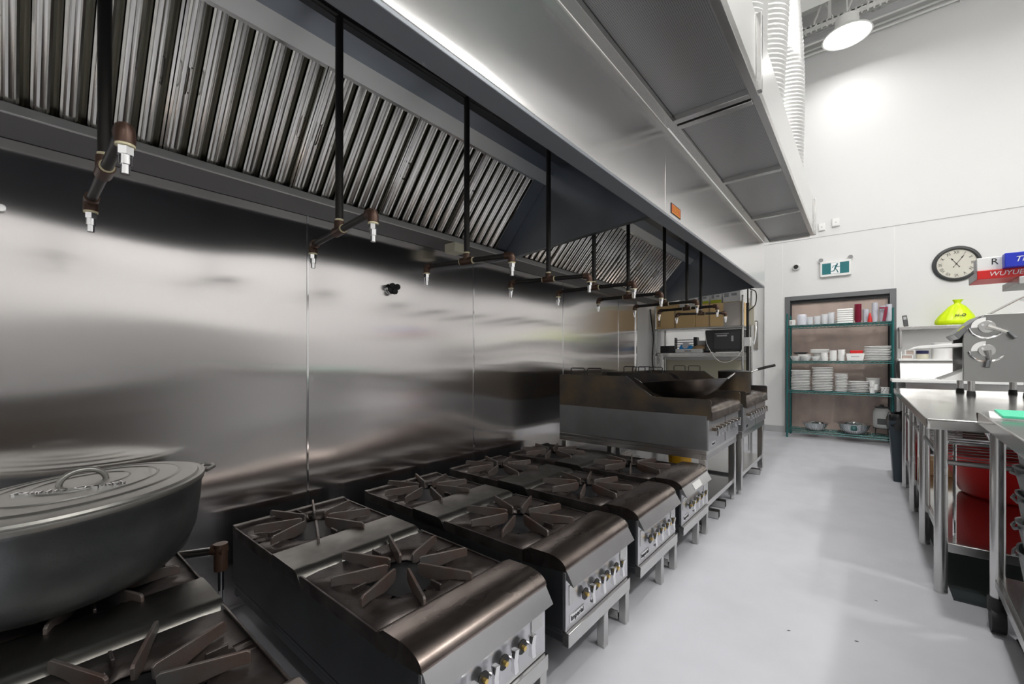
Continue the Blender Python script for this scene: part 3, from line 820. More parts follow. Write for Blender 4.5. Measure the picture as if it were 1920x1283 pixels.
# tray box, tape dispenser, radio
carton(-1.98, -1.63, YS + .03, YS + .25, 1.286, 1.335, 'plastic', 'low white printed carton under the blue tape dispenser', name='white_box', patches=((.35, .6, .3, .7, 'grey'),))
t = thing('tape_dispenser', 'bright blue tape dispenser on the low white carton', 'tape dispenser', (-1.86, YS + .10, 1.3355))
B().prism([(-.085, 0), (.085, 0), (.085, .05), (.06, .055), (.045, .035), (.02, .03), (0, .045), (-.03, .065), (-.06, .055), (-.075, .03)], 'y', -.03, .03).done('dispenser_body', 'blue', t, bevel=.003)
B().cyl((-.0, -.032, .05), (-.0, .032, .05), .042, seg=28).cyl((0, -.033, .05), (0, .033, .05), .02, seg=20).done('tape_roll', 'frost', t)
t = thing('small_radio', 'small dark grey ribbed device at the left end of the lower overshelf', 'device', (-2.10, YS + .12, 1.286))
b = B().box(-.10, .10, -.06, .06, 0, .10); 
b.done('case', 'darkpl', t, bevel=.008)
b = B()
for k in range(7): b.box(-.07 + k * .014, -.062 + k * .014, -.063, -.06, .015, .085)
b.done('grille', 'ink', t)
t = thing('wire_file_rack', 'black wire file rack of dark boxes behind the blue tape dispenser', 'file rack', (-1.93, YS + .33, 1.286))
b = B()
for k in range(5): b.box(-.14, .12, -.05, .05, .05 + k * .033, .057 + k * .033)
b.box(-.145, -.138, -.05, .05, .0, .22).box(.115, .16, -.05, .05, .0, .22)
b.done('rack_frame', 'darkpl', t)
tag(B().obox((-1.68, YS + .30, 1.37), (.15, .10, .168), (0, 0, .15)).done('paper_carton', 'plastic', bevel=.004), 'white food carton with brown flap beside the microwave', 'box')
tag(B().lathe([(.0, .0), (.12, .0), (.10, .03), (.05, .05), (0, .055)], sx=1, sy=.6, seg=20).done('brown_pouch', 'card2', loc=(-1.665, YS + .11, 1.336)), 'crumpled brown pouch lying right of the tape dispenser', 'pouch')
# vertical electrical pole and cords
t = thing('power_pole', 'dark vertical conduit pole with white switch box at the end of the overshelf', 'conduit', (-1.10, YS + .05, 0))
B().cyl((0, 0, 1.05), (0, 0, 1.9), .018).done('pole', 'pipe', t)
B().cyl((0, 0, 1.9), (.0, 0, 2.12), .008).done('upper_conduit', 'pipe', t)
B().box(-.035, .035, -.04, .02, 1.36, 1.47).done('switch_box', 'plastic', t, bevel=.003)
B().box(.0, .07, -.01, .02, 1.62, 1.86).done('pale_box', 'beige', t, bevel=.003)
B().cyl((.035, .03, 0), (.035, .03, 2.05), .012).done('steel_upright', 'steel', t)
def cord(pts, r, m, label):
    V = [Vector(p) for p in pts]
    V = [V[0] * 2 - V[1]] + V + [V[-1] * 2 - V[-2]]
    P_ = []
    for k in range(len(V) - 3):
        for i in range(8):
            f = i / 8
            p0, p1, p2, p3 = V[k:k + 4]
            P_.append(.5 * ((2 * p1) + (p2 - p0) * f + (2 * p0 - 5 * p1 + 4 * p2 - p3) * f * f + (3 * p1 - p0 - 3 * p2 + p3) * f ** 3))
    P_.append(V[-2])
    tag(B().tube(P_, r, 6).done('cord', m), label, 'cord')
cord([(-1.58, YS - .02, 1.53), (-1.55, YS - .03, 1.38), (-1.44, YS - .03, 1.20), (-1.32, YS - .03, 1.16), (-1.2, YS - .03, 1.23), (-1.12, YS - .02, 1.37)], .004, 'white_cord', 'pale cord looping below the microwave to the switch box')
cord([(-2.30, YS - .05, 1.9), (-2.27, YS - .07, 1.7), (-2.25, YS - .06, 1.5), (-2.26, YS - .07, 1.2), (-2.24, YS - .06, .95)], .009, 'pipe', 'thick dark cable bundle hanging at the left end of the overshelf')
cord([(-2.22, YS - .03, 1.6), (-2.22, YS - .05, 1.3), (-2.28, YS - .05, 1.2), (-2.22, YS - .05, 1.10), (-2.15, YS - .04, 1.18), (-2.2, YS - .04, 1.27)], .005, 'white_cord', 'coiled white cord hanging from the left end of the overshelf')
cord([(-1.04, 5.70, 2.04), (-.985, 5.75, 2.0), (-1.0, 5.8, 1.86), (-1.08, 5.86, 1.80)], .006, 'pipe', 'black cable curving from the hood corner to the conduit pole')
# wall bits on the grey wall behind
t = thing('hose_hook', 'chrome wall hook with hanging spray nozzle on the wall right of the overshelf', 'hook', (-1.42, YB + .115, 1.62))
B().box(-.03, .03, -.02, 0, -.25, .25).done('hook_plate', 'steel', t, bevel=.003)
B().tube([(0, -.03, .22), (.01, -.07, .1), (0, -.06, -.05), (-.02, -.08, -.16), (-.05, -.07, -.12)], .012, 8).done('nozzle', 'chrome', t)

# ------------------------------------------------------------------ back wall fittings
t = thing('wall_clock', 'round black-rimmed clock with roman numerals on the back wall', 'clock', (.967, YB, 2.485))
b = B()
prof = [(.19, 0), (.236, 0), (.236, .02), (.222, .038), (.205, .042), (.192, .028), (.19, .012)]
rings = []
for k in range(48):
    a = 2 * PI * k / 48
    rings.append([b.bm.verts.new((math.cos(a) * r_, -h, math.sin(a) * r_)) for r_, h in prof])
for k in range(48):
    A, Bv = rings[k], rings[(k + 1) % 48]
    for i in range(len(prof)): b.bm.faces.new((A[i], Bv[i], Bv[(i + 1) % len(prof)], A[(i + 1) % len(prof)]))
b.done('rim', 'darkpl', t, smooth=50)
fc = B().cyl((0, -.001, 0), (0, -.013, 0), .192, seg=48).done('dial', 'face', t)
for k, nm in enumerate(['XII', 'I', 'II', 'III', 'IV', 'V', 'VI', 'VII', 'VIII', 'IX', 'X', 'XI']):
    a = -2 * PI * k / 12
    text(nm, .056, (-math.sin(a) * .152, -.0145, math.cos(a) * .152), (R(90), -a, 0), 'ink', fc, .0006, name='numeral', sx=.8)
def hand(ang, ln, tail, w_, y, nm):
    d = Vector((math.sin(ang), math.cos(ang))); n_ = Vector((d.y, -d.x))
    b = B()
    pts = [(-d * tail + n_ * w_ * 1.5), (-d * tail * .7 + n_ * w_ * .4), (n_ * w_ * .6), (d * ln * .6 + n_ * w_ * .5), (d * ln * .72 + n_ * w_ * 1.5), (d * ln),
           (d * ln * .72 - n_ * w_ * 1.5), (d * ln * .6 - n_ * w_ * .5), (-n_ * w_ * .6), (-d * tail * .7 - n_ * w_ * .4), (-d * tail - n_ * w_ * 1.5)]
    b.prism([(p.x, p.y) for p in pts], 'y', -.018 - y, -.0165 - y)
    b.done(nm, 'ink', t)
hand(R(-33), .10, .055, .006, 0, 'hour_hand'); hand(R(33), .135, .055, .005, .002, 'minute_hand')
B().cyl((0, -.013, 0), (0, -.022, 0), .008).done('hub', 'ink', t)
# exit sign
t = thing('exit_sign', 'lit green running-man exit sign with two lamp heads on the back wall', 'exit sign', (-.325, YB, 2.60))
B().box(-.19, .19, -.05, 0, -.12, .115).done('housing', 'plastic', t, bevel=.006)
fld = B().box(-.165, .165, -.053, -.05, -.085, .085).done('green_field', 'signg', t)
B().box(-.055, .055, -.0545, -.053, -.083, .083).done('doorway_field', 'signw', fld)
b = B().cyl((.022, -.0545, .058), (.022, -.056, .058), .0125)
def limb(b, pts, w_):
    for p, q in zip(pts, pts[1:]):
        p, q = Vector(p), Vector(q); d = (q - p).normalized(); n_ = Vector((d.y, -d.x)) * w_ / 2; d *= w_ * .3
        b.prism([tuple(p + n_ - d), tuple(q + n_ + d), tuple(q - n_ + d), tuple(p - n_ - d)], 'y', -.056, -.0545)
limb(b, [(.012, .040), (-.004, -.005)], .022)
limb(b, [(.012, .038), (-.024, .036), (-.038, .010)], .009)
limb(b, [(.014, .034), (.032, .016), (.052, .020)], .009)
limb(b, [(-.004, -.008), (.018, -.032), (.032, -.068)], .012)
limb(b, [(-.006, -.006), (-.018, -.040), (-.048, -.044)], .012)
b.done('running_figure', 'signg', fld)
for s_ in (-1, 1):
    hd = B().cyl((s_ * .18, -.03, .115), (s_ * .18, -.03, .14), .01).cyl((s_ * .18, -.005, .155), (s_ * .18, -.05, .145), .028, .036, 20).done('lamp_head', 'plastic', t)
    B().cyl((s_ * .18, -.05, .145), (s_ * .18, -.053, .144), .03, seg=20).done('lens', 'grey', hd)
t = thing('security_camera', 'small white dome camera left of the exit sign', 'camera', (-.83, YB, 2.70))
B().cyl((0, 0, 0), (0, -.05, -.01), .055, .05, 24).done('housing', 'plastic', t)
B().cyl((0, -.05, -.01), (0, -.062, -.012), .034, .03, 20).done('lens', 'ink', t)
for k, (x_, z_) in enumerate(((-.495, 3.27), (-.32, 3.31))):
    t = thing('wall_sensor', ['left of two small white sensor boxes high on the back wall', 'right and larger of two small white sensor boxes high on the back wall'][k], 'sensor', (x_, YB, z_))
    s_ = .04 + .006 * k
    B().box(-s_, s_, -.03, 0, -s_ * 1.4, s_ * 1.4).done('housing', 'plastic', t, bevel=.004)
    B().cyl((0, -.03, 0), (0, -.032, 0), .008).done('indicator', 'grey', t)
    B().box(-s_ * .9, s_ * .9, -.0305, -.03, -s_ * 1.3, -s_ * 1.15).done('vent_line', 'grey', t)

# ------------------------------------------------------------------ green wire rack
RX0, RX1, RYF, RYB = -.90, .315, 7.72, 8.12
t = thing('wire_rack', 'green wire shelving rack of dishes in front of the taupe door', 'shelving', (0, 0, 0))
for x_ in (RX0, RX1):
    for y_ in (RYF, RYB):
        p = B().cyl((x_, y_, .0), (x_, y_, 1.90), .0125, seg=12).done('post', 'green', t)
SZ = [.115, .715, 1.17, 1.715]
for z_ in SZ:
    b = B()
    for y_ in (RYF, RYB):
        b.cyl((RX0, y_, z_), (RX1, y_, z_), .005, seg=6).cyl((RX0, y_, z_ - .028), (RX1, y_, z_ - .028), .005, seg=6)
        n = 26
        for i in range(n):
            xa = RX0 + (RX1 - RX0) * i / n; xb = RX0 + (RX1 - RX0) * (i + 1) / n
            b.cyl((xa, y_, z_ - (.028 if i % 2 else 0)), (xb, y_, z_ - (0 if i % 2 else .028)), .003, seg=4)
    for x_ in (RX0, RX1): b.cyl((x_, RYF, z_), (x_, RYB, z_), .005, seg=6).cyl((x_, RYF, z_ - .028), (x_, RYB, z_ - .028), .005, seg=6)
    for i in range(45):
        xa = RX0 + (RX1 - RX0) * (i + .5) / 45
        b.cyl((xa, RYF, z_ + .003), (xa, RYB, z_ + .003), .0025, seg=4)
    for j in (1, 2): b.cyl((RX0, RYF + j * .133, z_ - .002), (RX1, RYF + j * .133, z_ - .002), .004, seg=6)
    b.done('wire_shelf', 'green', t)
TOPZ = [z + .0065 for z in SZ]
S3, S2, S1, S0 = TOPZ[3], TOPZ[2], TOPZ[1], TOPZ[0]
def frus(wx, wy, z0, z1, g):
    b = B(); hx, hy = wx / 2, wy / 2
    v = [b.bm.verts.new(p) for p in ((-hx, -hy, z0), (hx, -hy, z0), (hx, hy, z0), (-hx, hy, z0), (-hx - g, -hy - g, z1), (hx + g, -hy - g, z1), (hx + g, hy + g, z1), (-hx - g, hy + g, z1))]
    for f in ((3, 2, 1, 0), (0, 1, 5, 4), (1, 2, 6, 5), (2, 3, 7, 6), (3, 0, 4, 7), (4, 5, 6, 7)): b.bm.faces.new([v[i] for i in f])
    return b
def one(b, name, m, loc, label, cat, group=None, rz=0, **k):
    o = b.done(name, m, loc=loc, **k); o.rotation_euler = (0, 0, rz)
    return tag(o, label, cat, group)
def stack(proto, n, x, y, z, dz, jit=.003):
    for i in range(n):
        o = proto if i == 0 else copy_tree(proto)
        o.location = (x + random.uniform(-jit, jit), y + random.uniform(-jit, jit), z + i * dz)
def plate_mesh(r, sx=1, sy=1, sq=None, h=.022):
    return B().lathe([(.0, .0), (r * .60, .0), (r * .72, .003), (r * .985, h - .008), (r, h - .006), (r, h + .001), (r * .97, h + .001), (r * .70, .008), (r * .58, .006), (0, .006)], seg=28, sx=sx, sy=sy, sq=sq)
# third shelf (from top): plate stacks
p = one(plate_mesh(.125, 1, .9, 5), 'dinner_plate', 'china', (0, 0, 0), 'white plate in the leftmost tall stack on the rack', 'plate', 'leftmost tall plate stack')
stack(p, 13, -.735, 7.88, S1, .0240, .005)
p = one(plate_mesh(.128, 1, .9, 5), 'dinner_plate', 'china', (0, 0, 0), 'white plate in the tallest stack, second from the left on the rack', 'plate', 'second tall plate stack')
stack(p, 15, -.465, 7.88, S1, .0240, .005)
p = one(plate_mesh(.075, 1, 1, 6, .020), 'square_dish', 'china', (0, 0, 0), 'small square white dish in the narrow stack on the rack', 'dish', 'narrow dish stack')
stack(p, 12, -.245, 7.88, S1, .0220, .004)
p = one(plate_mesh(.135, 1, 1, None, .022), 'round_plate', 'china', (0, 0, 0), 'round white plate in the low wide stack on the rack', 'plate', 'low wide plate stack')
stack(p, 7, -.045, 7.88, S1, .0230, .005)
p = one(B().lathe([(0, 0), (.04, 0), (.045, .01), (.08, .05), (.082, .055), (.077, .052), (.04, .012), (0, .01)], seg=24), 'rice_bowl', 'china', (0, 0, 0), 'white bowl in the nested stack behind the cups on the rack', 'bowl', 'nested bowl stack')
stack(p, 8, .115, 7.96, S1, .022)
for k in range(3):
    one(B().lathe([(0, 0), (.028, 0), (.036, .075), (.039, .085), (.035, .085), (.025, .006), (0, .006)], seg=20), 'tea_cup', 'china', (.10 + .03 * (k == 1), 7.79 + .0 * k, S1 + .045 * k), 'white handleless cup, ' + ['bottom', 'middle', 'top'][k] + ' of the short nested pile beside the patterned mug', 'cup')
t = thing('patterned_mug', 'white mug with black figures at the right end of the plate shelf', 'mug', (.235, 7.79, S1))
B().lathe([(0, 0), (.045, 0), (.047, .09), (.044, .09), (.041, .006), (0, .006)], seg=24).done('mug_body', 'china', t)
b = B()
for a in range(12):
    an = R(180 + a * 15 + 8)
    b.obox((math.cos(an) * .0472, math.sin(an) * .0472, .03 + .022 * (a % 3)), (.002, .006, .014), (0, 0, an))
b.done('black_figures', 'ink', t)
for k in range(3):
    one(plate_mesh(.06, 1, .8, 4, .022), 'sauce_dish', 'china', (-.40 + k * .12, 7.755, S1), 'small white sauce dish on the shelf edge, ' + ['left one', 'middle one', 'right one'][k] + ' of three', 'dish', None) if False else None
# second shelf
one(B().lathe([(0, 0), (.05, .0), (.072, .025), (.072, .03), (.0, .035)], sx=1.4, seg=24), 'black_pan_lid', 'darkpl', (-.755, 7.97, S2 + .102), 'black serving pan lid lying at the back left of the second shelf', 'lid')
bowlm = lambda r, h: B().lathe([(0, 0), (r * .5, 0), (r * .85, h * .5), (r, h), (r * .96, h), (r * .8, h * .5), (r * .45, .008), (0, .008)], seg=24)
items = [(-.80, 7.84, .075, .075), (-.67, 7.80, .075, .07), (-.55, 7.80, .06, .065), (-.70, 7.95, .09, .10), (-.515, 7.99, .085, .11)]
desc = ['at the left end', 'second from the left in front', 'third from the left in front', 'at the back left', 'at the back centre']
for (x_, y_, r_, h_), d_ in zip(items, desc):
    one(bowlm(r_, h_), 'white_bowl', 'china', (x_, y_, S2), 'white bowl ' + d_ + ' of the second rack shelf', 'bowl', 'loose bowls on the second shelf')
p = one(plate_mesh(.10, 1.2, .8, 4, .02), 'oval_dish', 'china', (0, 0, 0), 'white oval dish in the tilted pile above the bowls', 'dish', 'pile of oval dishes')
stack(p, 4, -.51, 7.95, S2 + .112, .014)
p = one(B().lathe([(0, 0), (.038, 0), (.045, .05), (.045, .055), (.035, .05), (.03, .006), (0, .006)], seg=20), 'ramekin', 'china', (0, 0, 0), 'white ramekin in the left short column on the second shelf', 'ramekin', 'left ramekin column')
stack(p, 3, -.44, 7.80, S2, .033)
p2 = copy_tree(p); p2['label'] = 'white ramekin in the middle short column on the second shelf'; p2['group'] = 'middle ramekin column'
stack(p2, 4, -.335, 7.80, S2, .033)
p2 = copy_tree(p); p2['label'] = 'white ramekin in the right short column beside the red-topped tub'; p2['group'] = 'right ramekin column'
stack(p2, 4, -.24, 7.82, S2, .036)
t = thing('lettered_tub', 'white rectangular tub with small print holding red lids', 'tub', (-.085, 7.83, S2))
B().prism([(-.09, 0), (.09, 0), (.102, .105), (-.102, .105)], 'y', -.07, .07).done('tub_body', 'plastic', t, bevel=.006)
text('BARTON', .022, (0, -.0712, .06), FY, 'ink', t, .0004)
one(B().box(-.07, .075, -.05, .05, 0, .045), 'red_lid_stack', 'red', (-.075, 7.85, S2 + .106), 'red plastic lids lying in the white tub on the rack', 'lid', bevel=.008, rz=.05)
p = one(plate_mesh(.145, 1, .85, 6, .021), 'serving_platter', 'china', (0, 0, 0), 'white rectangular platter in the big stack at the right of the second shelf', 'platter', 'platter stack')
stack(p, 9, .155, 7.87, S2, .0230, .008)
# top shelf
carton(-.875, -.80, 7.76, 7.86, S3, S3 + .085, 'plastic', 'small white box with drawn panels at the left end of the top rack shelf', name='small_white_box', patches=((.15, .45, .2, .8, 'grey'),))
one(B().lathe([(0, 0), (.06, 0), (.065, .12), (.06, .15), (.05, .165), (.0, .17)], seg=24), 'clear_jug', 'frost', (-.72, 7.82, S3), 'upturned pale blue jug near the left of the top rack shelf', 'jug')
for k, (x_, h_) in enumerate(((-.62, .12), (-.53, .13), (-.44, .15), (-.36, .17))):
    one(B().lathe([(0, 0), (.038, 0), (.045, h_), (.042, h_), (.035, .006), (0, .006)], seg=20), 'clear_tumbler', 'clear', (x_, 7.84, S3), 'clear tumbler on the top rack shelf, ' + ['first', 'second', 'third', 'fourth and tallest'][k] + ' right of the pale jug', 'tumbler', 'clear tumblers on the top shelf')
p = one(frus(.24, .20, 0, .016, .012), 'takeout_tray', 'plastic', (0, 0, 0), 'low white takeout tray in the pile left of the tall tubs', 'tray', 'takeout tray pile', bevel=.003)
stack(p, 3, -.40, 7.83 + .13, S3, .019)
p = one(frus(.19, .18, 0, .030, -.006), 'white_tub', 'plastic', (0, 0, 0), 'upturned white tub in the tallest nested column on the top rack shelf', 'tub', 'nested white tubs', bevel=.01)
stack(p, 7, -.20, 7.86, S3, .0305, 0)
p = one(B().lathe([(0, 0), (.028, 0), (.042, .05), (.043, .052), (.039, .05), (.025, .004), (0, .004)], seg=20), 'maroon_cup', 'maroon', (0, 0, 0), 'maroon plastic cup in the column beside the white tubs', 'cup', 'maroon cup column')
stack(p, 14, -.055, 7.82, S3, .0165, 0)
for k, (x_, n, m_) in enumerate(((.03, 9, 'frost'), (.13, 14, 'frost'), (.21, 11, 'frost'), (.275, 12, 'frost'))):
    p = one(B().lathe([(0, 0), (.026, 0), (.036, .055), (.037, .058), (.034, .055), (.024, .004), (0, .004)], seg=18), 'frosted_cup', m_, (0, 0, 0), 'frosted plastic cup in the ' + ['left short', 'tallest', 'third', 'rightmost'][k] + ' column of the top shelf', 'cup', ['left short', 'tallest', 'third', 'rightmost'][k] + ' frosted cup column')
    stack(p, n, x_, 7.84, S3, .0165, 0)
one(B().lathe([(0, 0), (.028, 0), (.018, .08), (.008, .125), (0, .128)], seg=20), 'red_cone_bottle', 'red', (.075, 7.77, S3), 'small bright red cone-shaped cup in front of the frosted columns', 'cup')
t = thing('maroon_scoop', 'maroon plastic scoop standing like a seven between the frosted columns', 'scoop', (.235, 7.765, S3))
B().prism([(-.03, 0), (.005, 0), (.03, .20), (-.06, .20), (-.06, .18), (-.005, .18)], 'y', -.012, .012).done('scoop_body', 'maroon', t, bevel=.003)
# bottom shelf: mixing bowls and glass dispenser
for k, (x_, r_, h_) in enumerate(((-.56, .165, .115), (-.10, .20, .145))):
    one(B().lathe([(0, 0), (r_ * .5, 0), (r_ * .8, h_ * .4), (r_ * .95, h_ * .9), (r_ * 1.05, h_ * .97), (r_ * 1.06, h_), (r_ * .93, h_ * .93), (r_ * .78, h_ * .42), (r_ * .45, .01), (0, .01)], seg=36), 'mixing_bowl', 'chrome', (x_, 7.90, S0),
        ['smaller stainless mixing bowl at the left of the bottom rack shelf', 'larger stainless mixing bowl in the middle of the bottom rack shelf'][k], 'bowl', 'mixing bowls on the bottom shelf', smooth=60)
t = thing('glass_dispenser', 'glass drink dispenser on a wire stand at the right of the bottom shelf', 'drink dispenser', (.205, 7.97, S0))
B().lathe([(0, .10), (.09, .10), (.10, .13), (.10, .33), (.07, .38), (.0, .385)], seg=28).done('glass_jar', 'glassy', t)
B().lathe([(0, .385), (.075, .385), (.078, .40), (.03, .41), (.02, .43), (0, .435)], seg=24).done('jar_lid', 'darkpl', t)
b = B()
for k in range(4):
    a = PI / 4 + k * PI / 2
    b.cyl((math.cos(a) * .10, math.sin(a) * .10, 0), (math.cos(a) * .085, math.sin(a) * .085, .12), .004, seg=6)
b.lathe([(.088, .095), (.096, .095), (.096, .102), (.088, .102)], seg=24)
b.done('wire_stand', 'pipe', t)
B().box(-.05, .05, -.103, -.099, .16, .24).done('dark_label', 'darkpl', t)

# ------------------------------------------------------------------ work table on the right
TX0, TX1, TY0, TY1, TZ = .243, 1.55, 2.92, 5.83, .90
t = thing('work_table', 'long stainless work table with round legs and under-shelf along the aisle', 'table', (0, 0, 0))
B().box(TX0, TX1, TY0, TY1, TZ - .008, TZ).box(TX0, TX0 + .012, TY0, TY1, TZ - .052, TZ - .008).box(TX0 + .012, TX1, TY0, TY0 + .012, TZ - .052, TZ - .008).box(TX1 - .012, TX1, TY0 + .012, TY1, TZ - .052, TZ - .008).box(TX0 + .012, TX1 - .012, TY1 - .012, TY1, TZ - .052, TZ - .008).done('table_top', 'table', t, bevel=.004)
for ly in (3.07, 3.81, 4.57, 5.38):
    for lx in (.307, 1.42):
        lg = B().cyl((lx, ly, .03), (lx, ly, TZ - .01), .026, seg=20).done('leg', 'steel', t)
        B().cyl((lx, ly, 0), (lx, ly, .035), .027, .024, 20).done('foot', 'steel', lg)
B().box(.335, 1.42, 3.10, 5.40, .245, .252).done('under_shelf', 'table', t)
B().box(.325, 1.44, 3.085, 3.10, .205, .252).box(.320, .335, 3.10, 5.40, .205, .252).done('shelf_lip', 'steel', t, bevel=.003)
B().box(.30, .314, 3.09, 5.36, .68, .70).done('hanging_rail', 'steel', t)
B().cyl((.307, 3.12, .66), (1.42, 3.12, .66), .013).done('cross_rail', 'steel', t)
tag(B().box(.345, 1.38, 3.0, 5.45, 0, .006).done('added_dark_sheet', 'mat', bevel=.002), 'added dark sheet lying on the floor beneath the long work table', 'floor mat')  # thin dark sheet added over the floor below the long table
tag(B().box(.50, 1.58, 1.35, 2.745, 0, .006).done('added_dark_sheet', 'mat', bevel=.002), 'added dark sheet lying on the floor beneath the caster table', 'floor mat')  # second added sheet, darkens the floor below the caster table
# items on the under-shelf
t = thing('red_basin', 'big red plastic basin on the under-shelf of the work table', 'basin', (.77, 4.36, .253))
B().lathe([(0, 0), (.22, 0), (.245, .02), (.33, .255), (.355, .268), (.36, .295), (.348, .295), (.338, .272), (.32, .258), (.235, .025), (0, .01)], seg=48).done('basin_shell', 'red', t, smooth=50)
one(B().box(-.09, .09, -.12, .12, 0, .12), 'brown_carton', 'card', (.46, 4.93, .253), 'small brown carton behind the red basin under the table', 'box', bevel=.003)
t = thing('storage_grid', 'wire grid rack with pans stored between the table legs', 'wire rack', (.85, 3.95, .253))
b = B()
for k in range(2):
    z_ = .40 + .10 * k
    b.tube([(-.5, -.78, z_), (.5, -.78, z_), (.5, 1.2, z_), (-.5, 1.2, z_)], .006, 6, True)
    for i in range(18): b.cyl((-.5, -.76 + i * .11, z_), (.5, -.76 + i * .11, z_), .0035, seg=5)
for (x_, y_) in ((-.48, -.76), (.48, -.76), (.48, 1.18), (-.48, 1.18)): b.cyl((x_, y_, 0), (x_, y_, .505), .007, seg=6)
b.done('grid_frame', 'chrome', t)
for k, (x_, y_, r_) in enumerate(((.62, 3.35, .13), (.90, 3.38, .15), (.70, 3.80, .14), (1.02, 3.85, .14))):
    one(B().lathe([(0, 0), (r_ * .8, 0), (r_, .05), (r_ * 1.06, .055), (r_ * .97, .055), (r_ * .78, .008), (0, .008)], seg=28), 'steel_pan', 'chrome', (x_, y_, .253 + .5065), 
        ['steel pan nearest the table leg on the wire grid', 'steel pan at the front right on the wire grid', 'steel pan behind the front ones on the wire grid', 'steel pan at the back right on the wire grid'][k], 'pan', 'steel pans under the table top')
for k, y_ in enumerate((4.35, 4.9)):
    one(B().box(-.28, .28, -.2, .2, 0, .02).box(-.28, .28, -.2, -.19, .02, .05).box(-.28, .28, .19, .2, .02, .05), 'sheet_tray', 'darksteel', (.80, y_, .253 + .4065), ['dark baking tray on the lower wire grid, nearer one', 'dark baking tray on the lower wire grid, farther one'][k], 'tray')
one(B().box(-.01, .01, -.14, .14, 0, .36), 'maroon_board', 'maroon', (.345, 5.20, .253), 'dark red board standing upright under the work table', 'board', bevel=.004)
# bin with liner
t = thing('waste_bin', 'slate grey waste bin with black liner at the far end of the work table', 'waste bin', (.325, 5.68, 0))
b = B()
prof = [(-.10, -.13, 0), (.10, .13, 0)]
def frustum(b, x0, x1, y0, y1, z0, z1, gx, gy):
    v = [b.bm.verts.new(p) for p in ((x0, y0, z0), (x1, y0, z0), (x1, y1, z0), (x0, y1, z0), (x0 - gx, y0 - gy, z1), (x1 + gx, y0 - gy, z1), (x1 + gx, y1 + gy, z1), (x0 - gx, y1 + gy, z1))]
    for f in ((3, 2, 1, 0), (0, 1, 5, 4), (1, 2, 6, 5), (2, 3, 7, 6), (3, 0, 4, 7)): b.bm.faces.new([v[i] for i in f])
frustum(b, -.095, .095, -.13, .13, 0, .60, .035, .05)
b.done('bin_body', 'bin', t, bevel=.01)
b = B()
rings = []
for z_, g in ((.50, .136), (.55, .143), (.60, .142), (.655, .128), (.665, .115), (.60, .10), (.45, .09)):
    ring = []
    for k in range(36):
        a = 2 * PI * k / 36
        m_ = (abs(math.cos(a)) ** 6 + abs(math.sin(a)) ** 6) ** (-1 / 6)
        j = 1 + .035 * math.sin(k * 2.6 + z_ * 40) + random.uniform(-.012, .012)
        ring.append(b.bm.verts.new((math.cos(a) * m_ * g * j, math.sin(a) * m_ * (g + .04) * j, z_ + random.uniform(-.008, .008))))
    rings.append(ring)
for A, Bv in zip(rings, rings[1:]):
    for k in range(36): b.bm.faces.new((A[k], A[(k + 1) % 36], Bv[(k + 1) % 36], Bv[k]))
b.done('bin_liner', 'bagblk', t, smooth=60)

# ------------------------------------------------------------------ dough sheeter on the table
t = thing('dough_sheeter', 'stainless two-pass dough sheeter with lever dials on the work table', 'dough sheeter', (0, 0, 0))
SX0, SX1, SY = .63, 1.00, 5.02
ZB, ZTp = 1.015, 1.555
B().prism([(SX0, ZB), (SX1 + .22, ZB), (SX1 + .22, 1.40), (SX1, 1.40), (SX1, ZTp), (SX0 + .12, ZTp), (SX0 + .005, 1.40), (SX0, 1.36)], 'y', SY, SY + .03).done('side_housing', 'sheeter', t, bevel=.004)
B().prism([(SX0, ZB), (SX1 + .22, ZB), (SX1 + .22, 1.40), (SX1, 1.40), (SX1, ZTp), (SX0 + .12, ZTp), (SX0 + .005, 1.40), (SX0, 1.36)], 'y', SY + .50, SY + .53).done('side_housing', 'sheeter', t, bevel=.004)
B().box(SX0 + .03, SX1 + .2, SY + .03, SY + .50, ZB, ZB + .02).box(SX0 + .12, SX1, SY + .03, SY + .5, ZTp - .01, ZTp).box(SX1 + .0, SX1 + .015, SY + .03, SY + .5, ZB, ZTp).done('frame_plate', 'steel', t, bevel=.002)
B().prism([(SX0 - .12, ZB + .005), (SX0 + .25, ZB + .005), (SX0 + .25, ZB + .20)], 'y', SY + .04, SY + .49).done('lower_chute', 'plastic', t)
B().cyl((SX0 + .08, SY + .03, 1.17), (SX0 + .08, SY + .50, 1.17), .04, seg=24).cyl((SX0 + .15, SY + .03, 1.17), (SX0 + .15, SY + .50, 1.17), .04, seg=24).done('roller', 'chrome', t)
B().prism([(SX0 - .30, 1.285), (SX0 + .02, 1.30), (SX0 + .02, 1.33), (SX0 - .26, 1.31)], 'y', SY + .03, SY + .50).done('transfer_tray', 'plastic', t, bevel=.003)
B().prism([(SX0 - .02, 1.36), (SX0 + .11, 1.535), (SX0 + .10, 1.55), (SX0 - .05, 1.40)], 'y', SY + .03, SY + .50).done('upper_guard', 'panelbody', t, bevel=.003)
B().prism([(SX0 - .01, 1.425), (SX0 + .02, 1.465), (SX0 + .012, 1.472), (SX0 - .022, 1.432)], 'y', SY + .05, SY + .10).done('warning_label', 'yl', t)
B().prism([(SX0 + .27, ZTp), (SX0 + .40, ZTp + .17), (SX0 + .43, ZTp + .155), (SX0 + .36, ZTp)], 'y', SY + .05, SY + .42).done('feed_hopper', 'steel', t, bevel=.003) if False else \
    B().sheet([(SX0 + .16, ZTp), (SX0 + .36, ZTp + .14), (SX0 + .47, ZTp + .10), (SX0 + .40, ZTp)], 'y', SY + .05, SY + .42, .006).done('feed_hopper', 'steel', t)
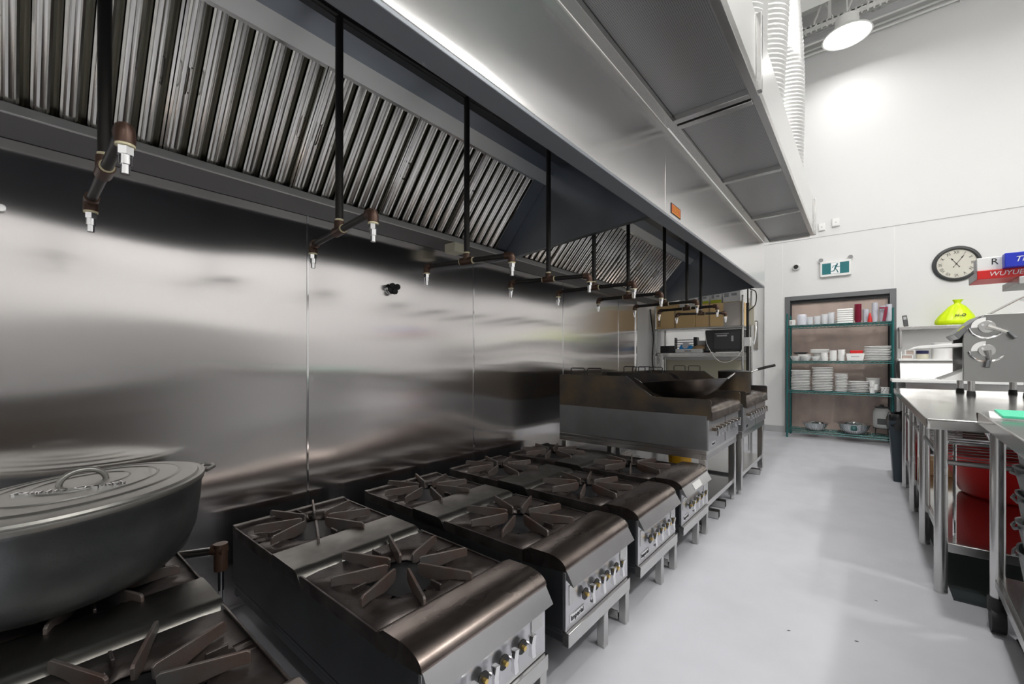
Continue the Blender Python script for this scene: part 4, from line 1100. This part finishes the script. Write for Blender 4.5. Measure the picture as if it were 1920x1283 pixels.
for (cz, lev) in ((1.455, -25), (1.265, -80)):
    cxx = SX0 + .12
    sc = B()
    n = 14
    arc = [(cxx + .075 * math.cos(R(85 + 100 * i / n)), cz + .075 * math.sin(R(85 + 100 * i / n))) for i in range(n + 1)] + [(cxx + .04 * math.cos(R(185 - 100 * i / n)), cz + .04 * math.sin(R(185 - 100 * i / n))) for i in range(n + 1)]
    for i in range(n): sc.prism([arc[i], arc[i + 1], arc[2 * n + 1 - i - 1], arc[2 * n + 1 - i]], 'y', SY - .004, SY)
    sc.done('dial_scale', 'paper', t)
    dl = B().cyl((cxx + .01, SY, cz), (cxx + .01, SY - .02, cz), .048, seg=32).done('dial', 'steel', t, bevel=.002)
    B().cyl((cxx - .015, SY - .02, cz + .015), (cxx - .015, SY - .03, cz + .015), .009).cyl((cxx + .02, SY - .02, cz - .012), (cxx + .02, SY - .032, cz - .012), .01).done('bolt', 'chrome', dl)
    n = 12
    a0, a1 = (190, 330)
    pts = [(cxx + .01 + .10 * math.cos(R(a0 + (a1 - a0) * i / n)), SY - .008, cz + .10 * math.sin(R(a0 + (a1 - a0) * i / n)) + .01) for i in range(n + 1)]
    B().tube(pts, .0085, 8).done('guide_arc', 'chrome', t)
    a = R(lev)
    lv = B()
    ex, ez = cxx + .01 + .13 * math.cos(a), cz + .13 * math.sin(a)
    if lev < -50: ex, ez = cxx + .01 + .09 * math.cos(a), cz + .09 * math.sin(a)
    lv.tube([(cxx + .01, SY - .025, cz), (ex, SY - .03, ez)], [.022, .010], 10).done('lever_arm', 'steel', t)
    B().tube([(ex - .01, SY - .035, ez + .01), (ex + .05 * math.cos(a - .6), SY - .045, ez + .05 * math.sin(a - .6))], [.012, .016], 10).done('lever_grip', 'cast', t)
for (fx, fy) in ((SX0 + .05, SY + .03), (SX1 - .02, SY + .03), (SX0 + .04, SY + .46), (SX1 - .02, SY + .46)):
    lg = B().cyl((fx, fy, TZ + .03), (fx, fy, ZB), .022, seg=20).done('leg', 'steel', t)
    B().cyl((fx, fy, TZ), (fx, fy, TZ + .035), .028, .024, 20).done('rubber_foot', 'ink', lg)

# ------------------------------------------------------------------ foil and film boxes on the overshelf
t = thing('wall_overshelf', 'grey steel overshelf end holding the foil boxes', 'shelf', (0, 0, 0))
B().box(.73, 1.75, 3.95, 4.35, 1.655, 1.70).done('shelf_board', 'steel', t, bevel=.003)
for x_ in (1.30, 1.70): B().cyl((x_, 4.15, TZ), (x_, 4.15, 1.655), .016).done('post', 'steel', t)
t = thing('red_film_box', 'long red and white film box lying lowest on the overshelf', 'box', (.56, 3.96, 1.7005))
B().box(0, .62, 0, .28, 0, .055).done('carton', 'red', t, bevel=.003)
B().box(-.002, .0, .01, .27, .004, .05).done('grey_end', 'grey', t)
text('WUYUE', .040, (.12, -.0012, .028), FY, 'paper', t, .0005, shear=.2)
t = thing('white_film_box', 'white box printed with a black letter on the red film box', 'box', (.56, 3.97, 1.756))
B().box(0, .60, 0, .10, 0, .082).done('carton', 'plastic', t, bevel=.003)
B().box(-.002, .0, .005, .095, .004, .078).done('grey_end', 'grey', t)
text('R', .055, (.075, -.0012, .05), FY, 'ink', t, .0005)
t = thing('blue_foil_box', 'cobalt blue foil box with white lettering leaning on the white box', 'box', (.665, 3.90, 1.756))
B().box(0, .42, 0, .065, 0, .085).done('carton', 'cobalt', t, bevel=.003)
text('TITAN', .046, (.105, -.0012, .042), FY, 'paper', t, .0005, shear=.3)
text('FOIL', .022, (.15, -.0012, .014), FY, 'paper', t, .0005, shear=.3)
t = thing('open_carton', 'open brown carton with a raised flap behind the foil boxes', 'box', (.70, 4.11, 1.7565))
B().box(.12, .62, 0, .20, 0, .10).done('carton', 'card2', t, bevel=.003)
B().prism([(-.0, .085), (.20, .155), (.45, .20), (.45, .19), (.2, .145)], 'y', .0, .20).done('flap', 'card2', t)

# ------------------------------------------------------------------ second table with casters, lower right corner
t = thing('caster_table', 'stainless table on black casters at the right edge of the view', 'table', (.40, 2.83, 0), R(-2.5))
B().box(0, 1.3, -1.6, 0, .947, .955).box(0, .012, -1.6, 0, .90, .947).box(.012, 1.3, -.012, 0, .90, .947).done('table_top', 'table', t, bevel=.004)
for (x_, y_) in ((.055, -.055), (1.24, -.055), (.055, -1.5), (1.24, -1.5)):
    lg = B().cyl((x_, y_, .13), (x_, y_, .93), .024, seg=20).done('leg', 'steel', t)
    B().cyl((x_, y_, .09), (x_, y_, .15), .032, seg=16).cyl((x_ - .022, y_, .055), (x_ + .022, y_, .055), .055, seg=24).done('caster', 'black', lg)
B().box(.045, .065, -1.48, -.075, .20, .235).box(.075, 1.22, -.065, -.045, .20, .235).done('shelf_rail', 'steel', t, bevel=.002)
B().box(.06, 1.25, -1.5, -.05, .237, .244).done('under_shelf', 'steel', t)
one(B().box(0, .5, -.30, 0, 0, .006), 'white_paper_sheet', 'paper', (.43, 2.80, .9555), 'white paper sheet under the green cutting mat', 'paper', rz=R(-8))
one(B().box(0, .45, -.30, 0, 0, .010), 'green_cutting_mat', 'mint', (.445, 2.79, .962), 'mint green cutting mat on the nearest table', 'cutting mat', bevel=.002, rz=R(-5))
# stacks of grey tubs
def tub(r, h, label, x, y, z, tilt, group, rz=0):
    t = thing('grey_tub', label, 'tub', (x, y, z), group=group)
    t.rotation_euler = (R(tilt), R(tilt * .6), rz)
    B().lathe([(0, 0), (r * .72, 0), (r * .76, .01), (r, h), (r * 1.04, h), (r * 1.04, h + .008), (r * .97, h + .006), (r * .73, .015), (0, .012)], seg=32, sq=3.2).done('shell', 'tub', t, smooth=45)
    B().tube([(-r * 1.0, -.05, h - .01), (-r * 1.10, -.035, h - .02), (-r * 1.10, .035, h - .02), (-r * 1.0, .05, h - .01)], .006, 6).done('handle', 'tub', t)
pos = ['lowest', 'second lowest', 'middle', 'second from the top', 'topmost']
for k in range(5):
    tub(.100, .165, 'scuffed grey tub, ' + pos[k] + ' of the far stack under the caster table', .585 + .006 * (k % 2), 2.655, .2445 + .112 * k, -2 if k % 2 else 2, 'far stack of grey tubs', .12 * k - .2)
    tub(.105, .165, 'scuffed grey tub, ' + pos[k] + ' of the near stack under the caster table', .60 + .006 * (k % 2), 2.41, .2445 + .108 * k, 3 if k % 2 else -3, 'near stack of grey tubs', .15 * k)

# ------------------------------------------------------------------ prep counter by the back wall
t = thing('prep_counter', 'stainless refrigerated prep counter with sloping cover by the back wall', 'prep counter', (0, 0, 0))
B().box(.42, 2.4, 7.35, 8.15, .10, .90).done('cabinet', 'steel', t, bevel=.004)
B().box(.285, 2.4, 7.25, 7.69, .905, .945).done('cutting_ledge', 'plastic', t, bevel=.006)
B().prism([(7.50, .945), (7.60, 1.175), (8.15, 1.175), (8.15, .945)], 'x', .375, 2.4).done('sloping_cover', 'steel', t, bevel=.004)
B().box(.36, 2.4, 7.55, 8.15, 1.178, 1.20).done('upper_ledge', 'plastic', t, bevel=.004)
B().box(.38, 2.4, 8.16, 8.19, 1.2, 1.64).done('back_panel', 'plenum', t)
B().box(.38, 2.4, 7.85, 8.19, 1.60, 1.645).done('high_shelf', 'steel', t, bevel=.004)
for x_ in (.40, 2.3): B().box(x_ - .012, x_ + .012, 7.87, 8.16, 1.35, 1.60).done('shelf_bracket', 'steel', t)
for x_ in (.45, 2.3):
    B().cyl((x_, 7.42, 0), (x_, 7.42, .10), .02).done('foot', 'ink', t)
t = thing('handset_phone', 'dark cordless phone handset leaning on the high shelf near the rack', 'phone', (.455, 7.90, 1.6475))
o = B().box(-.025, .025, -.012, .012, 0, .155).done('handset', 'darkpl', t, bevel=.006); o.rotation_euler = (R(-8), R(-6), 0)
o = B().box(-.016, .016, -.0145, -.0125, .095, .135).done('screen', 'grey', t); o.rotation_euler = (R(-8), R(-6), 0)
t = thing('jar', 'squat jar of pale paste with navy lid on the prep counter', 'jar', (.60, 7.70, 1.2005))
B().lathe([(0, 0), (.055, 0), (.06, .01), (.06, .065), (.05, .07), (0, .07)], seg=24).done('jar_body', 'beige', t)
B().cyl((0, 0, .07), (0, 0, .11), .06, seg=24).done('jar_lid', 'navy', t)
t = thing('sugar_packet_box', 'small white open-framed packet box at the left end of the prep counter', 'box', (.46, 7.70, 1.2005))
B().box(-.07, -.06, -.03, .03, 0, .10).box(.04, .05, -.03, .03, 0, .06).box(-.06, .05, -.03, .03, .05, .06).box(-.03, .06, -.03, .03, .115, .125).box(-.03, -.02, -.03, .03, .06, .115).box(.055, .065, -.03, .03, .05, .125).box(-.06, .05, -.03, .03, 0, .008).done('frame', 'plastic', t, bevel=.002)
B().box(-.055, .04, -.02, .02, .008, .045).box(-.018, .055, -.02, .02, .062, .11).done('packets', 'doorp', t)
one(B().lathe([(0, 0), (.09, 0), (.093, .01), (.093, .20), (.097, .205), (.09, .21), (0, .21)], seg=32), 'white_canister', 'plastic', (.78, 7.74, 1.2005), 'plain white cylindrical canister on the prep counter', 'canister')
one(B().lathe([(0, 0), (.03, 0), (.018, .03), (.03, .06), (0, .06)], seg=16), 'red_stopper', 'red', (.94, 7.72, 1.2005), 'small red stopper right of the white canister', 'stopper')
# knotted lime bag on the high shelf
t = thing('lime_bag', 'knotted bright lime plastic bag on the high shelf below the clock', 'bag', (.93, 7.99, 1.6455))
b = B()
prof = [(.0, 0), (.17, .0), (.205, .025), (.195, .07), (.16, .13), (.12, .19), (.08, .245), (.03, .285), (.035, .305), (.055, .335)]
rings = []
for r_, z_ in prof:
    ring = []
    for k in range(40):
        a = 2 * PI * k / 40
        j = 1 + .07 * math.sin(k * 1.9 + z_ * 12) * min(1, z_ * 8) + random.uniform(-.015, .015)
        ring.append(b.bm.verts.new((math.cos(a) * r_ * j * .95 + .08 * z_, math.sin(a) * r_ * j * .72, z_)))
    rings.append(ring)
for A, Bv in zip(rings, rings[1:]):
    for k in range(40): b.bm.faces.new((A[k], A[(k + 1) % 40], Bv[(k + 1) % 40], Bv[k]))
b.done('bag_body', 'lime', t, smooth=70)
text('H-O', .055, (.03, -.138, .120), (R(60), 0, R(4)), 'ink', t, .004, shear=.3)

t = thing('undercounter_fridge', 'dark-fronted undercounter fridge with steel worktop opposite the nearest ranges', 'counter', (0, 0, 0))
B().box(.50, 1.25, -2.3, 1.1, .86, .90).done('worktop', 'table', t, bevel=.004)
B().box(.56, 1.24, -2.28, 1.08, .10, .86).done('cabinet', 'darkpl', t, bevel=.004)
for k in range(4):
    d_ = B().box(.54, .558, -2.25 + k * .83, -1.46 + k * .83, .14, .83).done('door', 'darksteel', t, bevel=.004)
    B().cyl((.525, -2.15 + k * .83, .74), (.525, -1.56 + k * .83, .74), .01).done('handle', 'steel', d_)
for (fx, fy) in ((.62, -2.2), (1.18, -2.2), (.62, 1.0), (1.18, 1.0)): B().cyl((fx, fy, 0), (fx, fy, .10), .025).done('foot', 'ink', t)

# ------------------------------------------------------------------ equipment along the right wall (seen mirrored in the stainless wall)
for k in range(4):
    y_ = -2.6 + k * 1.35
    t = thing('upright_fridge', 'stainless upright fridge against the right wall, ' + ['nearest the front wall', 'second from the front wall', 'third from the front wall', 'farthest from the front wall'][k], 'fridge', (XR, y_, 0), group='fridges on the right wall')
    B().box(-.80, -.02, 0, 1.30, .12, 1.72).done('cabinet', 'fridge', t, bevel=.006)
    for s_ in (0, 1):
        d_ = B().box(-.83, -.802, .02 + s_ * .64, .64 + s_ * .64, .16, 1.68).done('door', 'fridge', t, bevel=.006)
        B().cyl((-.86, .60 + s_ * .10, .9), (-.86, .60 + s_ * .10, 1.4), .012).done('handle', 'chrome', d_)
    for (fx, fy) in ((-.75, .08), (-.75, 1.22), (-.08, .08), (-.08, 1.22)): B().cyl((fx, fy, 0), (fx, fy, .12), .025).done('foot', 'ink', t)

for k, (x_, y_, a_) in enumerate(((.08, 1.95, .3), (.18, 2.02, 1.2), (.13, 1.86, 2.0), (-.02, 2.30, .2), (.05, 2.75, 2.6), (-.30, 1.62, 1.0), (-.25, 2.2, .6))):
    o = B().lathe([(0, 0), (.004, .0005), (.005, .001), (.0, .0025)], seg=7, sx=1.6, sy=.6).done('food_crumb', 'ink', loc=(x_, y_, .0002)); o.rotation_euler = (0, 0, a_)
    tag(o, 'tiny dark crumb dropped on the grey floor of the aisle', 'crumb', 'dark crumbs on the aisle floor')
